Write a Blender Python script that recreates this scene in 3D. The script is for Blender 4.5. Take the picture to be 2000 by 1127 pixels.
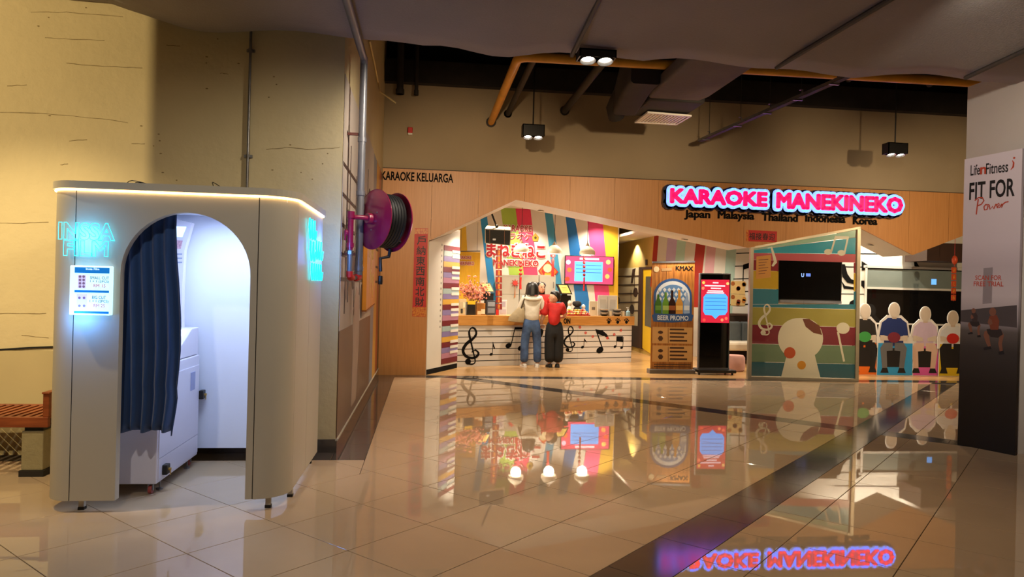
import bpy, bmesh, math, random
from mathutils import Vector, Matrix
random.seed(7)
for _o in list(bpy.data.objects): bpy.data.objects.remove(_o)
SC = bpy.context.scene
COL = SC.collection

# ------------------------------------------------------------------ camera
F = 1400.0; CH = 1.48; ROLL = 0.025; YAW = math.radians(6.8); PCX, PCY = 1000.0, 562.0
FW = Vector((math.sin(YAW), math.cos(YAW), 0)); RT = Vector((math.cos(YAW), -math.sin(YAW), 0)); UP = Vector((0, 0, 1))
_c, _s = math.cos(ROLL), math.sin(ROLL)
CAM = Vector((0, 0, CH))
cd = bpy.data.cameras.new('camera'); cam = bpy.data.objects.new('camera', cd); COL.objects.link(cam)
cd.sensor_width = 36; cd.lens = F / 2000 * 36; cd.shift_y = -1.5 / 2000; cd.clip_start = 0.05; cd.clip_end = 200
_r = RT * _c + UP * _s; _u = RT * -_s + UP * _c; _b = -FW
cam.matrix_world = Matrix(((_r.x, _u.x, _b.x, CAM.x), (_r.y, _u.y, _b.y, CAM.y), (_r.z, _u.z, _b.z, CAM.z), (0, 0, 0, 1)))
SC.camera = cam

# ------------------------------------------------------------------ world, exposure, large lights
SC.view_settings.view_transform = 'Standard'; SC.view_settings.look = 'None'
SC.view_settings.gamma = 1; SC.view_settings.use_curve_mapping = False
SC.view_settings.exposure = 0.08
wd = bpy.data.worlds.new('world'); SC.world = wd; wd.use_nodes = True
wd.node_tree.nodes['Background'].inputs[0].default_value = (1.0, 0.82, 0.62, 1)
wd.node_tree.nodes['Background'].inputs[1].default_value = 0.035

def light(kind, name, loc, power, col=(1, .8, .58), target=None, size=0.05, spot=70, blend=.4, spread=None):
    l = bpy.data.lights.new(name, kind); l.energy = power; l.color = col
    o = bpy.data.objects.new(name, l); COL.objects.link(o); o.location = loc
    if kind == 'SPOT': l.spot_size = math.radians(spot); l.spot_blend = blend; l.shadow_soft_size = size
    elif kind == 'AREA':
        l.shape = 'DISK'; l.size = size
        if spread: l.spread = math.radians(spread)
    else: l.shadow_soft_size = size
    if target is not None:
        o.rotation_euler = (Vector(target) - Vector(loc)).to_track_quat('-Z', 'Y').to_euler()
    return o
WARM = (1, .74, .45); NEUT = (1, .86, .68)
# unseen spots: leftmost light wall and bench, the rest are added fill
light('SPOT', 'unseen_spot', (-6.6, 2.6, 3.3), 850, (1, .76, .40), (-4.0, 6.4, 1.6), .012, 95, .6)
light('SPOT', 'unseen_spot', (-3.3, 4.4, 3.5), 280, (1, .78, .44), (-3.2, 6.0, .2), .02, 85, .7)
light('SPOT', 'unseen_spot', (-1.4, 1.6, 3.45), 130, (1, .92, .8), (-1.5, 4.6, .2), .04, 100, .9)
light('SPOT', 'unseen_spot', (0.8, 4.6, 3.45), 170, NEUT, (-.8, 6.2, 1.6), .04, 80, .9)
light('SPOT', 'unseen_spot', (2.4, 1.2, 3.4), 55, NEUT, (2.2, 4.2, 0), .04, 110, .9)
light('SPOT', 'unseen_spot', (3.2, 3.8, 3.4), 230, NEUT, (5.4, 6.5, 2.2), .04, 70, .9)
light('SPOT', 'unseen_spot', (6.5, 3.0, 3.4), 60, NEUT, (6.8, 5.5, 0), .04, 110, .9)
light('SPOT', 'unseen_spot', (0.3, 5.9, 3.45), 160, NEUT, (-.9, 8.4, 1.9), .04, 85, .9)
for _x in (.6, 3.6, 6.6, 9.2):
    light('SPOT', 'unseen_spot', (_x, 6.7, 3.5), 480, WARM, (_x, 11.9, 2.35), .05, 62, .9)  # unseen wash added to brighten the wood front

# ------------------------------------------------------------------ pixel -> place helpers (frame 2000 x 1127)
def ray(x, y):
    u = (x - PCX) / F; v = -(y - PCY) / F
    return FW + RT * (u * _c - v * _s) + UP * (u * _s + v * _c)
def G(x, y, z=0.0):
    d = ray(x, y); return CAM + d * ((z - CH) / d.z)
def AY(x, y, Y):
    d = ray(x, y); return CAM + d * (Y / d.y)
def AX(x, y, X):
    d = ray(x, y); return CAM + d * (X / d.x)

# ------------------------------------------------------------------ materials
def lin(c):
    if isinstance(c, str):
        c = c.lstrip('#'); c = tuple(int(c[i:i + 2], 16) / 255 for i in (0, 2, 4))
    return tuple(x / 12.92 if x <= .04045 else ((x + .055) / 1.055) ** 2.4 for x in c)
MATS = {}
def mat(name, col='#808080', rough=.5, metal=0, emit=None, es=0, noise=None, bump=None, alpha=1, spec=.5, coat=0, trans=0, ior=1.5, stretch=None, col2=None, sheen=0):
    if name in MATS: return MATS[name]
    m = bpy.data.materials.new(name); m.use_nodes = True; nt = m.node_tree; N = nt.nodes; L = nt.links
    b = N['Principled BSDF']; c = lin(col)
    b.inputs['Base Color'].default_value = (*c, 1); b.inputs['Roughness'].default_value = rough
    b.inputs['Metallic'].default_value = metal; b.inputs['Alpha'].default_value = alpha
    b.inputs['Specular IOR Level'].default_value = spec; b.inputs['Coat Weight'].default_value = coat
    b.inputs['Transmission Weight'].default_value = trans; b.inputs['IOR'].default_value = ior
    b.inputs['Sheen Weight'].default_value = sheen
    if emit: b.inputs['Emission Color'].default_value = (*lin(emit), 1); b.inputs['Emission Strength'].default_value = es
    tc = None
    if noise or bump:
        tc = N.new('ShaderNodeTexCoord'); mp = N.new('ShaderNodeMapping'); L.new(tc.outputs['Object'], mp.inputs[0])
        if stretch: mp.inputs['Scale'].default_value = stretch
    if noise:
        sc, amt = noise
        nz = N.new('ShaderNodeTexNoise'); nz.inputs['Scale'].default_value = sc; nz.inputs['Detail'].default_value = 5
        L.new(mp.outputs[0], nz.inputs['Vector'])
        rp = N.new('ShaderNodeValToRGB'); L.new(nz.outputs['Fac'], rp.inputs[0])
        d = lin(col2) if col2 else tuple(x * (1 - amt) for x in c)
        rp.color_ramp.elements[0].position = .35; rp.color_ramp.elements[1].position = .65
        rp.color_ramp.elements[0].color = (*d, 1); rp.color_ramp.elements[1].color = (*c, 1)
        L.new(rp.outputs[0], b.inputs['Base Color'])
    if bump:
        sc, st = bump
        nb = N.new('ShaderNodeTexNoise'); nb.inputs['Scale'].default_value = sc; nb.inputs['Detail'].default_value = 4
        L.new(mp.outputs[0], nb.inputs['Vector'])
        bp = N.new('ShaderNodeBump'); bp.inputs['Strength'].default_value = st; bp.inputs['Distance'].default_value = .02
        L.new(nb.outputs['Fac'], bp.inputs['Height']); L.new(bp.outputs[0], b.inputs['Normal'])
    MATS[name] = m; return m
def flat(col, rough=.45, **k):
    return mat('paint_%s_%d' % (col.lstrip('#'), int(rough * 100)), col, rough, noise=(6, .06), **k)
def glow(col, es):
    return mat('glow_%s_%g' % (col.lstrip('#'), es), col, .4, emit=col, es=es)

# ------------------------------------------------------------------ mesh builder
class MB:
    def __init__(s): s.v = []; s.f = []
    def add(s, v, f):
        n = len(s.v); s.v += [Vector(p) for p in v]; s.f += [tuple(i + n for i in q) for q in f]; return s
    def box(s, x0, x1, y0, y1, z0, z1):
        return s.add([(x0, y0, z0), (x1, y0, z0), (x1, y1, z0), (x0, y1, z0), (x0, y0, z1), (x1, y0, z1), (x1, y1, z1), (x0, y1, z1)],
                     [(0, 3, 2, 1), (4, 5, 6, 7), (0, 1, 5, 4), (1, 2, 6, 5), (2, 3, 7, 6), (3, 0, 4, 7)])
    def tube(s, pts, r, n=8, caps=True):
        pts = [Vector(p) for p in pts]; rs = r if isinstance(r, (list, tuple)) else [r] * len(pts)
        rings = []; prev = None
        for i, p in enumerate(pts):
            d = (pts[min(i + 1, len(pts) - 1)] - pts[max(i - 1, 0)]).normalized()
            if prev is None: a = d.orthogonal().normalized()
            else: a = (prev - d * prev.dot(d)); a = a.normalized() if a.length > 1e-6 else d.orthogonal().normalized()
            prev = a; b = d.cross(a)
            rings.append([p + (a * math.cos(t) + b * math.sin(t)) * rs[i] for t in [2 * math.pi * k / n for k in range(n)]])
        f = []
        for i in range(len(pts) - 1):
            for k in range(n): f.append((i * n + k, i * n + (k + 1) % n, (i + 1) * n + (k + 1) % n, (i + 1) * n + k))
        if caps: f.append(tuple(range(n - 1, -1, -1))); f.append(tuple((len(pts) - 1) * n + k for k in range(n)))
        return s.add([q for r_ in rings for q in r_], f)
    def lathe(s, prof, c=(0, 0, 0), n=16, axis=(0, 0, 1)):
        c = Vector(c); q = Vector((0, 0, 1)).rotation_difference(Vector(axis).normalized())
        v = []; f = []
        for r, z in prof:
            for k in range(n):
                t = 2 * math.pi * k / n; v.append(c + q @ Vector((r * math.cos(t), r * math.sin(t), z)))
        for i in range(len(prof) - 1):
            for k in range(n): f.append((i * n + k, i * n + (k + 1) % n, (i + 1) * n + (k + 1) % n, (i + 1) * n + k))
        if prof[0][0] > 1e-5: f.append(tuple(range(n - 1, -1, -1)))
        if prof[-1][0] > 1e-5: f.append(tuple((len(prof) - 1) * n + k for k in range(n)))
        return s.add(v, f)
    def ball(s, c, r, n=10, m=6, rot=None):
        c = Vector(c); r = Vector(r) if hasattr(r, '__len__') else Vector((r, r, r)); v = []; f = []
        for i in range(m + 1):
            p = math.pi * i / m
            for k in range(n):
                t = 2 * math.pi * k / n
                q = Vector((r.x * math.sin(p) * math.cos(t), r.y * math.sin(p) * math.sin(t), r.z * math.cos(p)))
                if rot: q = rot @ q
                v.append(c + q)
        for i in range(m):
            for k in range(n): f.append((i * n + k, (i + 1) * n + k, (i + 1) * n + (k + 1) % n, i * n + (k + 1) % n))
        return s.add(v, f)
    def loft(s, rings, closed=True, caps=True):
        n = len(rings[0]); f = []
        for i in range(len(rings) - 1):
            for k in range(n if closed else n - 1): f.append((i * n + k, i * n + (k + 1) % n, (i + 1) * n + (k + 1) % n, (i + 1) * n + k))
        if caps and closed: f.append(tuple(range(n - 1, -1, -1))); f.append(tuple((len(rings) - 1) * n + k for k in range(n)))
        return s.add([p for r in rings for p in r], f)
    def prism(s, a, b):          # two matching rings
        n = len(a); f = [tuple(range(n)), tuple(2 * n - 1 - k for k in range(n))]
        for k in range(n): f.append((k, n + k, n + (k + 1) % n, (k + 1) % n))
        return s.add(list(a) + list(b), f)

WM = {}
def build(name, mb, m, parent=None, smooth=False, bevel=0, kind=None, local=False, origin=None, label=None):
    me = bpy.data.meshes.new(name)
    if parent is not None:
        inv = Matrix.Identity(4) if local else WM[parent.name].inverted(); vs = [inv @ v for v in mb.v]; org = None
    else:
        xs = [v.x for v in mb.v]; ys = [v.y for v in mb.v]; zs = [v.z for v in mb.v]
        org = Vector(origin) if origin is not None else Vector(((min(xs) + max(xs)) / 2, (min(ys) + max(ys)) / 2, min(zs)))
        vs = [v - org for v in mb.v]
    me.from_pydata(vs, [], mb.f); me.validate()
    bm = bmesh.new(); bm.from_mesh(me); bmesh.ops.remove_doubles(bm, verts=bm.verts, dist=1e-5); bmesh.ops.recalc_face_normals(bm, faces=bm.faces)
    bm.to_mesh(me); bm.free()
    if smooth:
        me.shade_smooth(); me.set_sharp_from_angle(angle=math.radians(40))
    if m is not None: me.materials.append(m)
    o = bpy.data.objects.new(name, me); COL.objects.link(o)
    if parent is not None: o.parent = parent; WM[o.name] = WM[parent.name]
    else: o.location = org; WM[o.name] = Matrix.Translation(org)
    if bevel:
        md = o.modifiers.new('bevel', 'BEVEL'); md.width = bevel; md.segments = 2; md.limit_method = 'ANGLE'
    if kind: o['kind'] = kind
    if label: o['label'] = label
    return o
def thing(name, label, cat, loc=(0, 0, 0), rz=0, group=None, kind=None):
    o = bpy.data.objects.new(name, None); COL.objects.link(o); o.location = loc; o.rotation_euler = (0, 0, rz)
    o.empty_display_size = .1
    if kind: o['kind'] = kind
    if label: o['label'] = label; o['category'] = cat
    if group: o['group'] = group
    WM[o.name] = Matrix.Translation(Vector(loc)) @ Matrix.Rotation(rz, 4, 'Z'); return o
def tag(o, label, cat, group=None):
    o['label'] = label; o['category'] = cat
    if group: o['group'] = group
    return o
def copy_tree(o, parent=None):
    c = o.copy(); COL.objects.link(c)
    if parent is not None: c.parent = parent
    for ch in o.children: copy_tree(ch, c)
    return c
def structure(o, label=None, cat=None):
    o['kind'] = 'structure'
    if label: o['label'] = label; o['category'] = cat
    return o

class Fr:
    """vertical plane through O (x, y) running along u; n points to the viewer's side"""
    def __init__(s, O, u):
        s.O = Vector((O[0], O[1], 0)); s.u = Vector((u[0], u[1], 0)).normalized(); s.n = Vector((s.u.y, -s.u.x, 0))
    def px(s, x, y):
        d = ray(x, y); t = (s.O - CAM).dot(s.n) / d.dot(s.n); p = CAM + d * t
        return (p - s.O).dot(s.u), p.z
    def w(s, a, h, d=0): return s.O + s.u * a + s.n * d + UP * h
    def pr(s, pts, d0, d1, mb=None):
        mb = mb or MB(); return mb.prism([s.w(a, h, d1) for a, h in pts], [s.w(a, h, d0) for a, h in pts])
    def pp(s, pts, d0, d1, mb=None): return s.pr([s.px(*p) for p in pts], d0, d1, mb)
    def bx(s, x0, y0, x1, y1, d0, d1, mb=None):
        xm, ym = (x0 + x1) / 2, (y0 + y1) / 2
        a0 = s.px(x0, ym)[0]; a1 = s.px(x1, ym)[0]; h1 = s.px(xm, y0)[1]; h0 = s.px(xm, y1)[1]
        return s.pr([(a0, h0), (a1, h0), (a1, h1), (a0, h1)], d0, d1, mb)
    def box4(s, x0, y0, x1, y1):
        xm, ym = (x0 + x1) / 2, (y0 + y1) / 2
        return s.px(x0, ym)[0], s.px(x1, ym)[0], s.px(xm, y1)[1], s.px(xm, y0)[1]
    def disc(s, x, y, r, d0, d1, mb=None, n=16, ry=None, rot=0):
        a, h = s.px(x, y); ry = ry or r; cr, sr = math.cos(rot), math.sin(rot)
        pts = []
        for k in range(n):
            t = 2 * math.pi * k / n; p, q = r * math.cos(t), ry * math.sin(t); pts.append((a + p * cr - q * sr, h + p * sr + q * cr))
        return s.pr(pts, d0, d1, mb)
    def ribbon(s, pts, wid, d0, d1, mb=None, ah=False):
        P = [Vector(p) if ah else Vector(s.px(*p)) for p in pts]; mb = mb or MB()
        W = wid if isinstance(wid, (list, tuple)) else [wid] * len(P); l = []; r = []
        for i, p in enumerate(P):
            d = (P[min(i + 1, len(P) - 1)] - P[max(0, i - 1)]); d = d.normalized() if d.length > 0 else Vector((1, 0)); nn = Vector((-d.y, d.x)) * W[i] / 2
            l.append(p + nn); r.append(p - nn)
        for i in range(len(P) - 1):
            s.pr([tuple(l[i]), tuple(l[i + 1]), tuple(r[i + 1]), tuple(r[i])], d0, d1, mb)
        return mb
_TX = {}
def text_raw(body, bevel=0, offset=0, fill='BOTH', extrude=0, res=3, shear=0):
    k = (body, bevel, offset, fill, extrude, shear)
    if k in _TX: return _TX[k]
    c = bpy.data.curves.new('t', 'FONT'); c.body = body; c.size = 1; c.resolution_u = res; c.fill_mode = fill; c.shear = shear
    c.bevel_depth = bevel; c.bevel_resolution = 1; c.offset = offset; c.extrude = extrude; c.space_character = 1.0
    o = bpy.data.objects.new('t', c); COL.objects.link(o)
    dg = bpy.context.evaluated_depsgraph_get(); e = o.evaluated_get(dg); me = e.to_mesh()
    v = [p.co.copy() for p in me.vertices]; f = [tuple(q.vertices) for q in me.polygons]
    e.to_mesh_clear(); bpy.data.objects.remove(o); bpy.data.curves.remove(c)
    _TX[k] = (v, f); return v, f
def text_on(fr, body, box, d, th, mb=None, bold=0, bevel=0, fill='BOTH', px=True, shear=0, keep=False):
    """text fitted to a box (pixels, or (a0,a1,h0,h1)) on a frame; d = distance in front of the frame"""
    mb = mb or MB()
    a0, a1, h0, h1 = fr.box4(*box) if px else box
    bv, _ = text_raw(body, 0, 0, 'BOTH', 0, 3, shear)
    if not bv: return mb
    x0 = min(p.x for p in bv); x1 = max(p.x for p in bv); y0 = min(p.y for p in bv); y1 = max(p.y for p in bv)
    sx = (a1 - a0) / max(x1 - x0, 1e-6); sy = (h1 - h0) / max(y1 - y0, 1e-6)
    v, f = text_raw(body, bevel or bold, 0, fill, .5 if not bevel else 0, 3, shear)
    zz = [p.z for p in v]; zr = (max(zz) - min(zz)) or 1; zm = min(zz)
    return mb.add([fr.w(a0 + (p.x - x0) * sx, h0 + (p.y - y0) * sy, d + (p.z - zm) / zr * th) for p in v], f)

def text_fat(fr, body, box, rad, d, th, mb=None, n=10):
    """round-cornered widened lettering: a capsule along every edge of the outlines"""
    mb = mb or MB(); a0, a1, h0, h1 = fr.box4(*box)
    c = bpy.data.curves.new('t', 'FONT'); c.body = body; c.size = 1; c.resolution_u = 2; c.fill_mode = 'NONE'
    o = bpy.data.objects.new('t', c); COL.objects.link(o)
    e = o.evaluated_get(bpy.context.evaluated_depsgraph_get()); me = e.to_mesh()
    V = [p.co.copy() for p in me.vertices]; E_ = [tuple(q.vertices) for q in me.edges]
    e.to_mesh_clear(); bpy.data.objects.remove(o); bpy.data.curves.remove(c)
    x0 = min(p.x for p in V); x1 = max(p.x for p in V); y0 = min(p.y for p in V); y1 = max(p.y for p in V)
    Q = [Vector((a0 + (p.x - x0) * (a1 - a0) / (x1 - x0), h0 + (p.y - y0) * (h1 - h0) / (y1 - y0))) for p in V]
    for p in Q: fr.pr([(p.x + rad * math.cos(2 * math.pi * k / n), p.y + rad * math.sin(2 * math.pi * k / n)) for k in range(n)], d, d + th, mb)
    for i, j in E_:
        t = Q[j] - Q[i]
        if t.length < 1e-5: continue
        t = Vector((-t.y, t.x)).normalized() * rad
        fr.pr([tuple(Q[i] + t), tuple(Q[j] + t), tuple(Q[j] - t), tuple(Q[i] - t)], d, d + th, mb)
    return mb
# ================================================================== THE SETTING
XS = -0.76          # side wall plane
YW = 6.41           # left front wall plane
YF = 11.9           # shop facade plane
M_conc = mat('painted_concrete', '#c9b98f', .75, noise=(.9, .12), bump=(14, .25))
M_upper = mat('upper_plaster', '#a08f73', .85, noise=(1.5, .06), bump=(30, .08))
M_tile = mat('polished_tile', '#bfa688', .02, noise=(2.2, .07), ior=1.62)
M_dark = mat('dark_border_tile', '#4c4540', .10, noise=(5, .15), ior=1.55)
M_grout = mat('grout', '#3c332a', .8, noise=(20, .2))
M_wood = mat('facade_wood', '#c48a4e', .42, noise=(3, .2), stretch=(14, 14, .6), col2='#ba8046')
M_floorw = mat('shop_floor_wood', '#c29a66', .22, noise=(3, .2), stretch=(.7, 9, 1), col2='#ad8553')
M_white = mat('white_paint', '#ddd8cc', .55, noise=(3, .04))
M_ceil = mat('shop_ceiling', '#d6d0c0', .8, noise=(3, .04))
M_black = mat('black_void_paint', '#0c0b0a', .9, noise=(4, .3))
M_beam = mat('dark_beam', '#2a2521', .9, noise=(4, .3))

# ---- floor with separate tiles
fl = MB().box(-7, 11.5, -2.0, 11.95, -.12, -.012)
floor = structure(build('floor', fl, M_grout))
def clip(poly, a, b, c):         # keep a*x+b*y<=c
    out = []
    for i in range(len(poly)):
        p, q = poly[i], poly[(i + 1) % len(poly)]; fp = a * p[0] + b * p[1] - c; fq = a * q[0] + b * q[1] - c
        if fp <= 0: out.append(p)
        if (fp < 0 < fq) or (fq < 0 < fp):
            t = fp / (fp - fq); out.append((p[0] + (q[0] - p[0]) * t, p[1] + (q[1] - p[1]) * t))
    return out
def area(p): return abs(sum(p[i][0] * p[(i + 1) % len(p)][1] - p[(i + 1) % len(p)][0] * p[i][1] for i in range(len(p)))) / 2
def inset(p, d):
    a = sum(p[i][0] * p[(i + 1) % len(p)][1] - p[(i + 1) % len(p)][0] * p[i][1] for i in range(len(p)))
    if a < 0: p = p[::-1]
    q = p
    for i in range(len(p)):
        x0, y0 = p[i]; x1, y1 = p[(i + 1) % len(p)]; l = math.hypot(x1 - x0, y1 - y0)
        if l < 1e-6: continue
        nx, ny = (y1 - y0) / l, -(x1 - x0) / l
        q = clip(q, nx, ny, nx * x0 + ny * y0 - d)
        if len(q) < 3: return []
    return q
def tile_mb(p, mb=None):
    mb = mb or MB(); t = inset(p, .0012)
    if len(t) != len(p): t = p
    a = sum(p[i][0] * p[(i + 1) % len(p)][1] - p[(i + 1) % len(p)][0] * p[i][1] for i in range(len(p)))
    if a < 0: p = p[::-1]
    a = sum(t[i][0] * t[(i + 1) % len(t)][1] - t[(i + 1) % len(t)][0] * t[i][1] for i in range(len(t)))
    if a < 0: t = t[::-1]
    j = min(range(len(t)), key=lambda k: math.hypot(t[k][0] - p[0][0], t[k][1] - p[0][1])); t = t[j:] + t[:j]
    n = len(p)
    mb.add([(x, y, -.011) for x, y in p] + [(x, y, -.0012) for x, y in p] + [(x, y, 0) for x, y in t],
           [(k, (k + 1) % n, n + (k + 1) % n, n + k) for k in range(n)] + [(n + k, n + (k + 1) % n, 2 * n + (k + 1) % n, 2 * n + k) for k in range(n)] + [tuple(range(2 * n, 3 * n))])
    return mb
B1a, B1b = 2.285, 2.750          # first dark band: y - x
B2a, B2b = 12.03, 12.44          # second dark band: x + y
XB, YB0, YB1 = -.48, 6.13, 11.60 # inner edges of the dark border along the walls
polys = []
HD = .4265
for i in range(-26, 30):
    for j in range(-16, 22):
        if (i + j) % 2: continue
        cx, cy = .455 + HD * i, 4.05 + HD * j + HD
        base = [(cx, cy - HD), (cx + HD, cy), (cx, cy + HD), (cx - HD, cy)]
        if cy > YB1 + HD or cy < -1.5 or cx < -6.5 or cx > 10.8: continue
        base = clip(base, 0, 1, YB1)
        if len(base) < 3: continue
        regs = [base]
        if max(p[1] for p in base) > YB0 and min(p[0] for p in base) < XB:
            r1 = clip(base, -1, 0, -XB); r2 = clip(clip(base, 1, 0, XB), 0, 1, YB0); regs = [r1, r2]
        for r in regs:
            if len(r) < 3: continue
            for s1 in ((-1, B1a), (1, B1b)):
                q = clip(r, -1, 1, B1a) if s1[0] < 0 else clip(r, 1, -1, -B1b)
                if len(q) < 3: continue
                for s2 in (0, 1):
                    z = clip(q, 1, 1, B2a) if s2 == 0 else clip(q, -1, -1, -B2b)
                    if len(z) >= 3 and area(z) > .002:
                        z = inset(z, .0022)
                        if len(z) >= 3: polys.append(z)
def vis(p):
    cx = sum(q[0] for q in p) / len(p); cy = sum(q[1] for q in p) / len(p); d = Vector((cx, cy, -CH))
    w = d.dot(FW)
    if w < 1: return 0
    u = d.dot(RT) / w * F; v = CH / w * F
    if abs(u) > 1060 or v > 640: return 0
    return area(p) / w ** 3
polys.sort(key=vis, reverse=True)
full = None
rest = MB()
for k, p in enumerate(polys):
    if k < 300 and vis(p) > 0: build('tile', tile_mb(p), M_tile, floor)
    else: tile_mb(p, rest)
build('far_tiles', rest, M_tile, floor, kind='stuff')
def strip_tiles(p0, p1, wid, n):
    p0 = Vector(p0); p1 = Vector(p1); d = (p1 - p0).normalized(); nn = Vector((-d.y, d.x)) * wid / 2; L = (p1 - p0).length; k = max(1, round(L / .6))
    for i in range(k):
        a = p0 + d * (L * i / k + .0013); b = p0 + d * (L * (i + 1) / k - .0013)
        build('border_tile', tile_mb([tuple(a - nn), tuple(b - nn), tuple(b + nn), tuple(a + nn)]), M_dark, floor)
w1 = (B1b - B1a) / math.sqrt(2) - .003; m1 = (B1a + B1b) / 2
strip_tiles((-.6, -.6 + m1), (11.6 - m1 - .24, 11.36), w1, 0)
w2 = (B2b - B2a) / math.sqrt(2) - .003; m2 = (B2a + B2b) / 2
ix = (m2 - m1) / 2
hb = w1 / 2 / math.sqrt(2) * 2 / 1.0
strip_tiles((m2 - 11.37, 11.37), (ix - w1 / 2 / math.sqrt(2) - .003, m2 - ix + w1 / 2 / math.sqrt(2) + .003), w2, 0)
strip_tiles((ix + w1 / 2 / math.sqrt(2) + .003, m2 - ix - w1 / 2 / math.sqrt(2) - .003), (10.6, m2 - 10.6), w2, 0)
strip_tiles(((XS + XB) / 2, YB0 - .0 + .003), ((XS + XB) / 2, YB1), XB - XS - .003, 0)
strip_tiles((-3.2, (YB0 + YW) / 2), (XS - .002, (YB0 + YW) / 2), YW - YB0 - .003, 0)
strip_tiles((XS, (YB1 + YF) / 2), (11.0, (YB1 + YF) / 2), YF - YB1 - .003, 0)
structure(build('floor_shop', MB().box(-1.2, 11.5, YF + .001, 20.5, -.12, 0.0), M_floorw))

# ---- left wall block
wl = MB().box(-7.2, XS, YW, 7.2, -.02, 5.6)
wall_left = structure(build('wall_left', wl, M_conc))
fw_ = Fr((0, YW), (1, 0))
M_crack = mat('crack_tan', '#8d7a52', .9, noise=(30, .4))  # tan brown of the wall's cracks and pits
for pts in ([(88, 74), (140, 77), (204, 79)], [(60, 23), (130, 24), (240, 33)], [(130, 124), (190, 129), (240, 131), (278, 133)], [(325, 88), (352, 90)], [(14, 168), (52, 166)],
            [(430, 143), (446, 145)], [(118, 322), (133, 320)], [(520, 292), (560, 288), (600, 292), (650, 290), (664, 287)], [(0, 220), (80, 222), (200, 232), (250, 240)], [(135, 275), (170, 273)], [(257, 281), (283, 281)],
            [(0, 435), (45, 436), (95, 434)], [(0, 612), (40, 613), (90, 612)], [(42, 655), (95, 660)]):
    jj = []
    for a, b in zip(pts, pts[1:]):
        for t in (0, .25, .5, .75): jj.append((a[0] + (b[0] - a[0]) * t, a[1] + (b[1] - a[1]) * t + random.uniform(-.8, .8)))
    jj.append(pts[-1])
    build('crack', fw_.ribbon(jj, [.003 + .003 * random.random() for _ in jj], -.002, .0015), M_crack, wall_left)
for x, y in [(75, 51), (95, 34), (168, 15), (300, 285), (318, 337), (276, 246), (403, 123), (466, 124), (404, 173), (535, 150), (540, 165), (567, 283), (630, 320), (588, 337), (404, 111), (310, 262), (312, 275), (314, 300), (525, 190), (97, 226), (532, 332), (345, 352), (610, 350), (640, 300), (425, 76)]:
    build('pit', fw_.disc(x, y, .006 + .006 * random.random(), -.002, .0012, n=7, ry=.005), M_crack, wall_left)
# lower panel left of the booth, with a dark strip painting the gap's shade
build('lower_panel', fw_.bx(-260, 684, 250, 932, 0, .012), mat('lower_panel_paint', '#b5a57a', .7, noise=(1.2, .12)), wall_left)
build('gap_shade_strip', fw_.ribbon([(-260, 694), (0, 683), (60, 679), (250, 672)], .014, 0, .016), M_black, wall_left)
# side wall (runs back to the shop)
wall_side = structure(build('wall_side', MB().box(-1.6, XS, 7.2, 12.2, -.02, 5.6), M_conc))
side = Fr((XS + .004, 0), (0, 1))       # a = Y, n = +X
build('baseboard', MB().box(-3.0, XS, YW - .014, YW, 0, .115), M_dark, None)['kind'] = 'structure'
bpy.data.objects['baseboard'].name = 'baseboard_left'
b2 = structure(build('baseboard_side', MB().box(XS, XS + .014, YW - .014, YF, 0, .10), M_dark))
build('top_edge', MB().box(XS, XS + .02, YW, YF, .10, .115), mat('baseboard_edge', '#b8b0a0', .4, noise=(5, .1)), b2)
# mural on the side wall
M_mural = mat('mural_print', '#b5aaa0', .6, noise=(3, .05))
M_mbrown = mat('mural_brown', '#5d4030', .35, noise=(1.5, .15))
M_mdark = mat('mural_dark', '#3a2a22', .55, noise=(3, .1))
mural = thing('music_mural', 'pale mural with brown music lines on the side wall behind the hose reel', 'mural', (XS + .008, 9, .115))
side.pr; build('upper_panel', side.pr([(6.43, 1.06), (9.95, 1.06), (9.95, 3.28), (6.43, 3.32)], 0, .004), M_mural, mural)
build('lower_panel', side.pr([(6.43, .115), (9.95, .115), (9.95, 1.06), (6.43, 1.06)], 0, .005), M_mbrown, mural)
for z in (2.52, 2.25, 1.98, 1.72, 1.50):
    build('staff_line', side.pr([(6.43, z), (11.2, z), (11.2, z + .035), (6.43, z + .035)], .004, .007), M_mdark, mural)
for y, z0, z1 in ((6.75, 1.2, 2.95), (7.0, 1.3, 2.8), (7.6, 1.15, 2.6), (8.2, 1.2, 1.9), (9.0, 1.9, 2.9)):
    build('note_stem', side.pr([(y, z0), (y + .05, z0), (y + .03, z1), (y, z1)], .004, .008), M_mdark, mural)
for y, z in ((6.9, 1.98), (7.5, 1.62), (8.5, 1.28), (9.3, 2.5)):
    mb = MB(); side.pr([(y + .16 * math.cos(t), z + .2 * math.sin(t)) for t in [k * math.pi / 8 for k in range(16)]], .004, .008, mb); build('note_head', mb, M_mdark, mural)
M_mnote = mat('mural_pale_note', '#a48d7c', .5, noise=(3, .1))
build('pale_figure_shape', side.pr([(7.6, .2), (8.1, .2), (8.3, .9), (8.2, 1.35), (7.9, 1.45), (7.55, 1.2), (7.65, .8)], .004, .008), M_mnote, mural)
for y0, y1, c in ((9.95, 10.5, '#7a8190'), (10.5, 11.1, '#c9953f'), (11.1, 11.5, '#a04e2e'), (11.5, 11.88, '#5c4a2e')):
    build('colour_stripe', side.pr([(y0, .115), (y1, .115), (y1, 3.25), (y0, 3.27)], 0, .004), flat(c, .4), mural)

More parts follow.
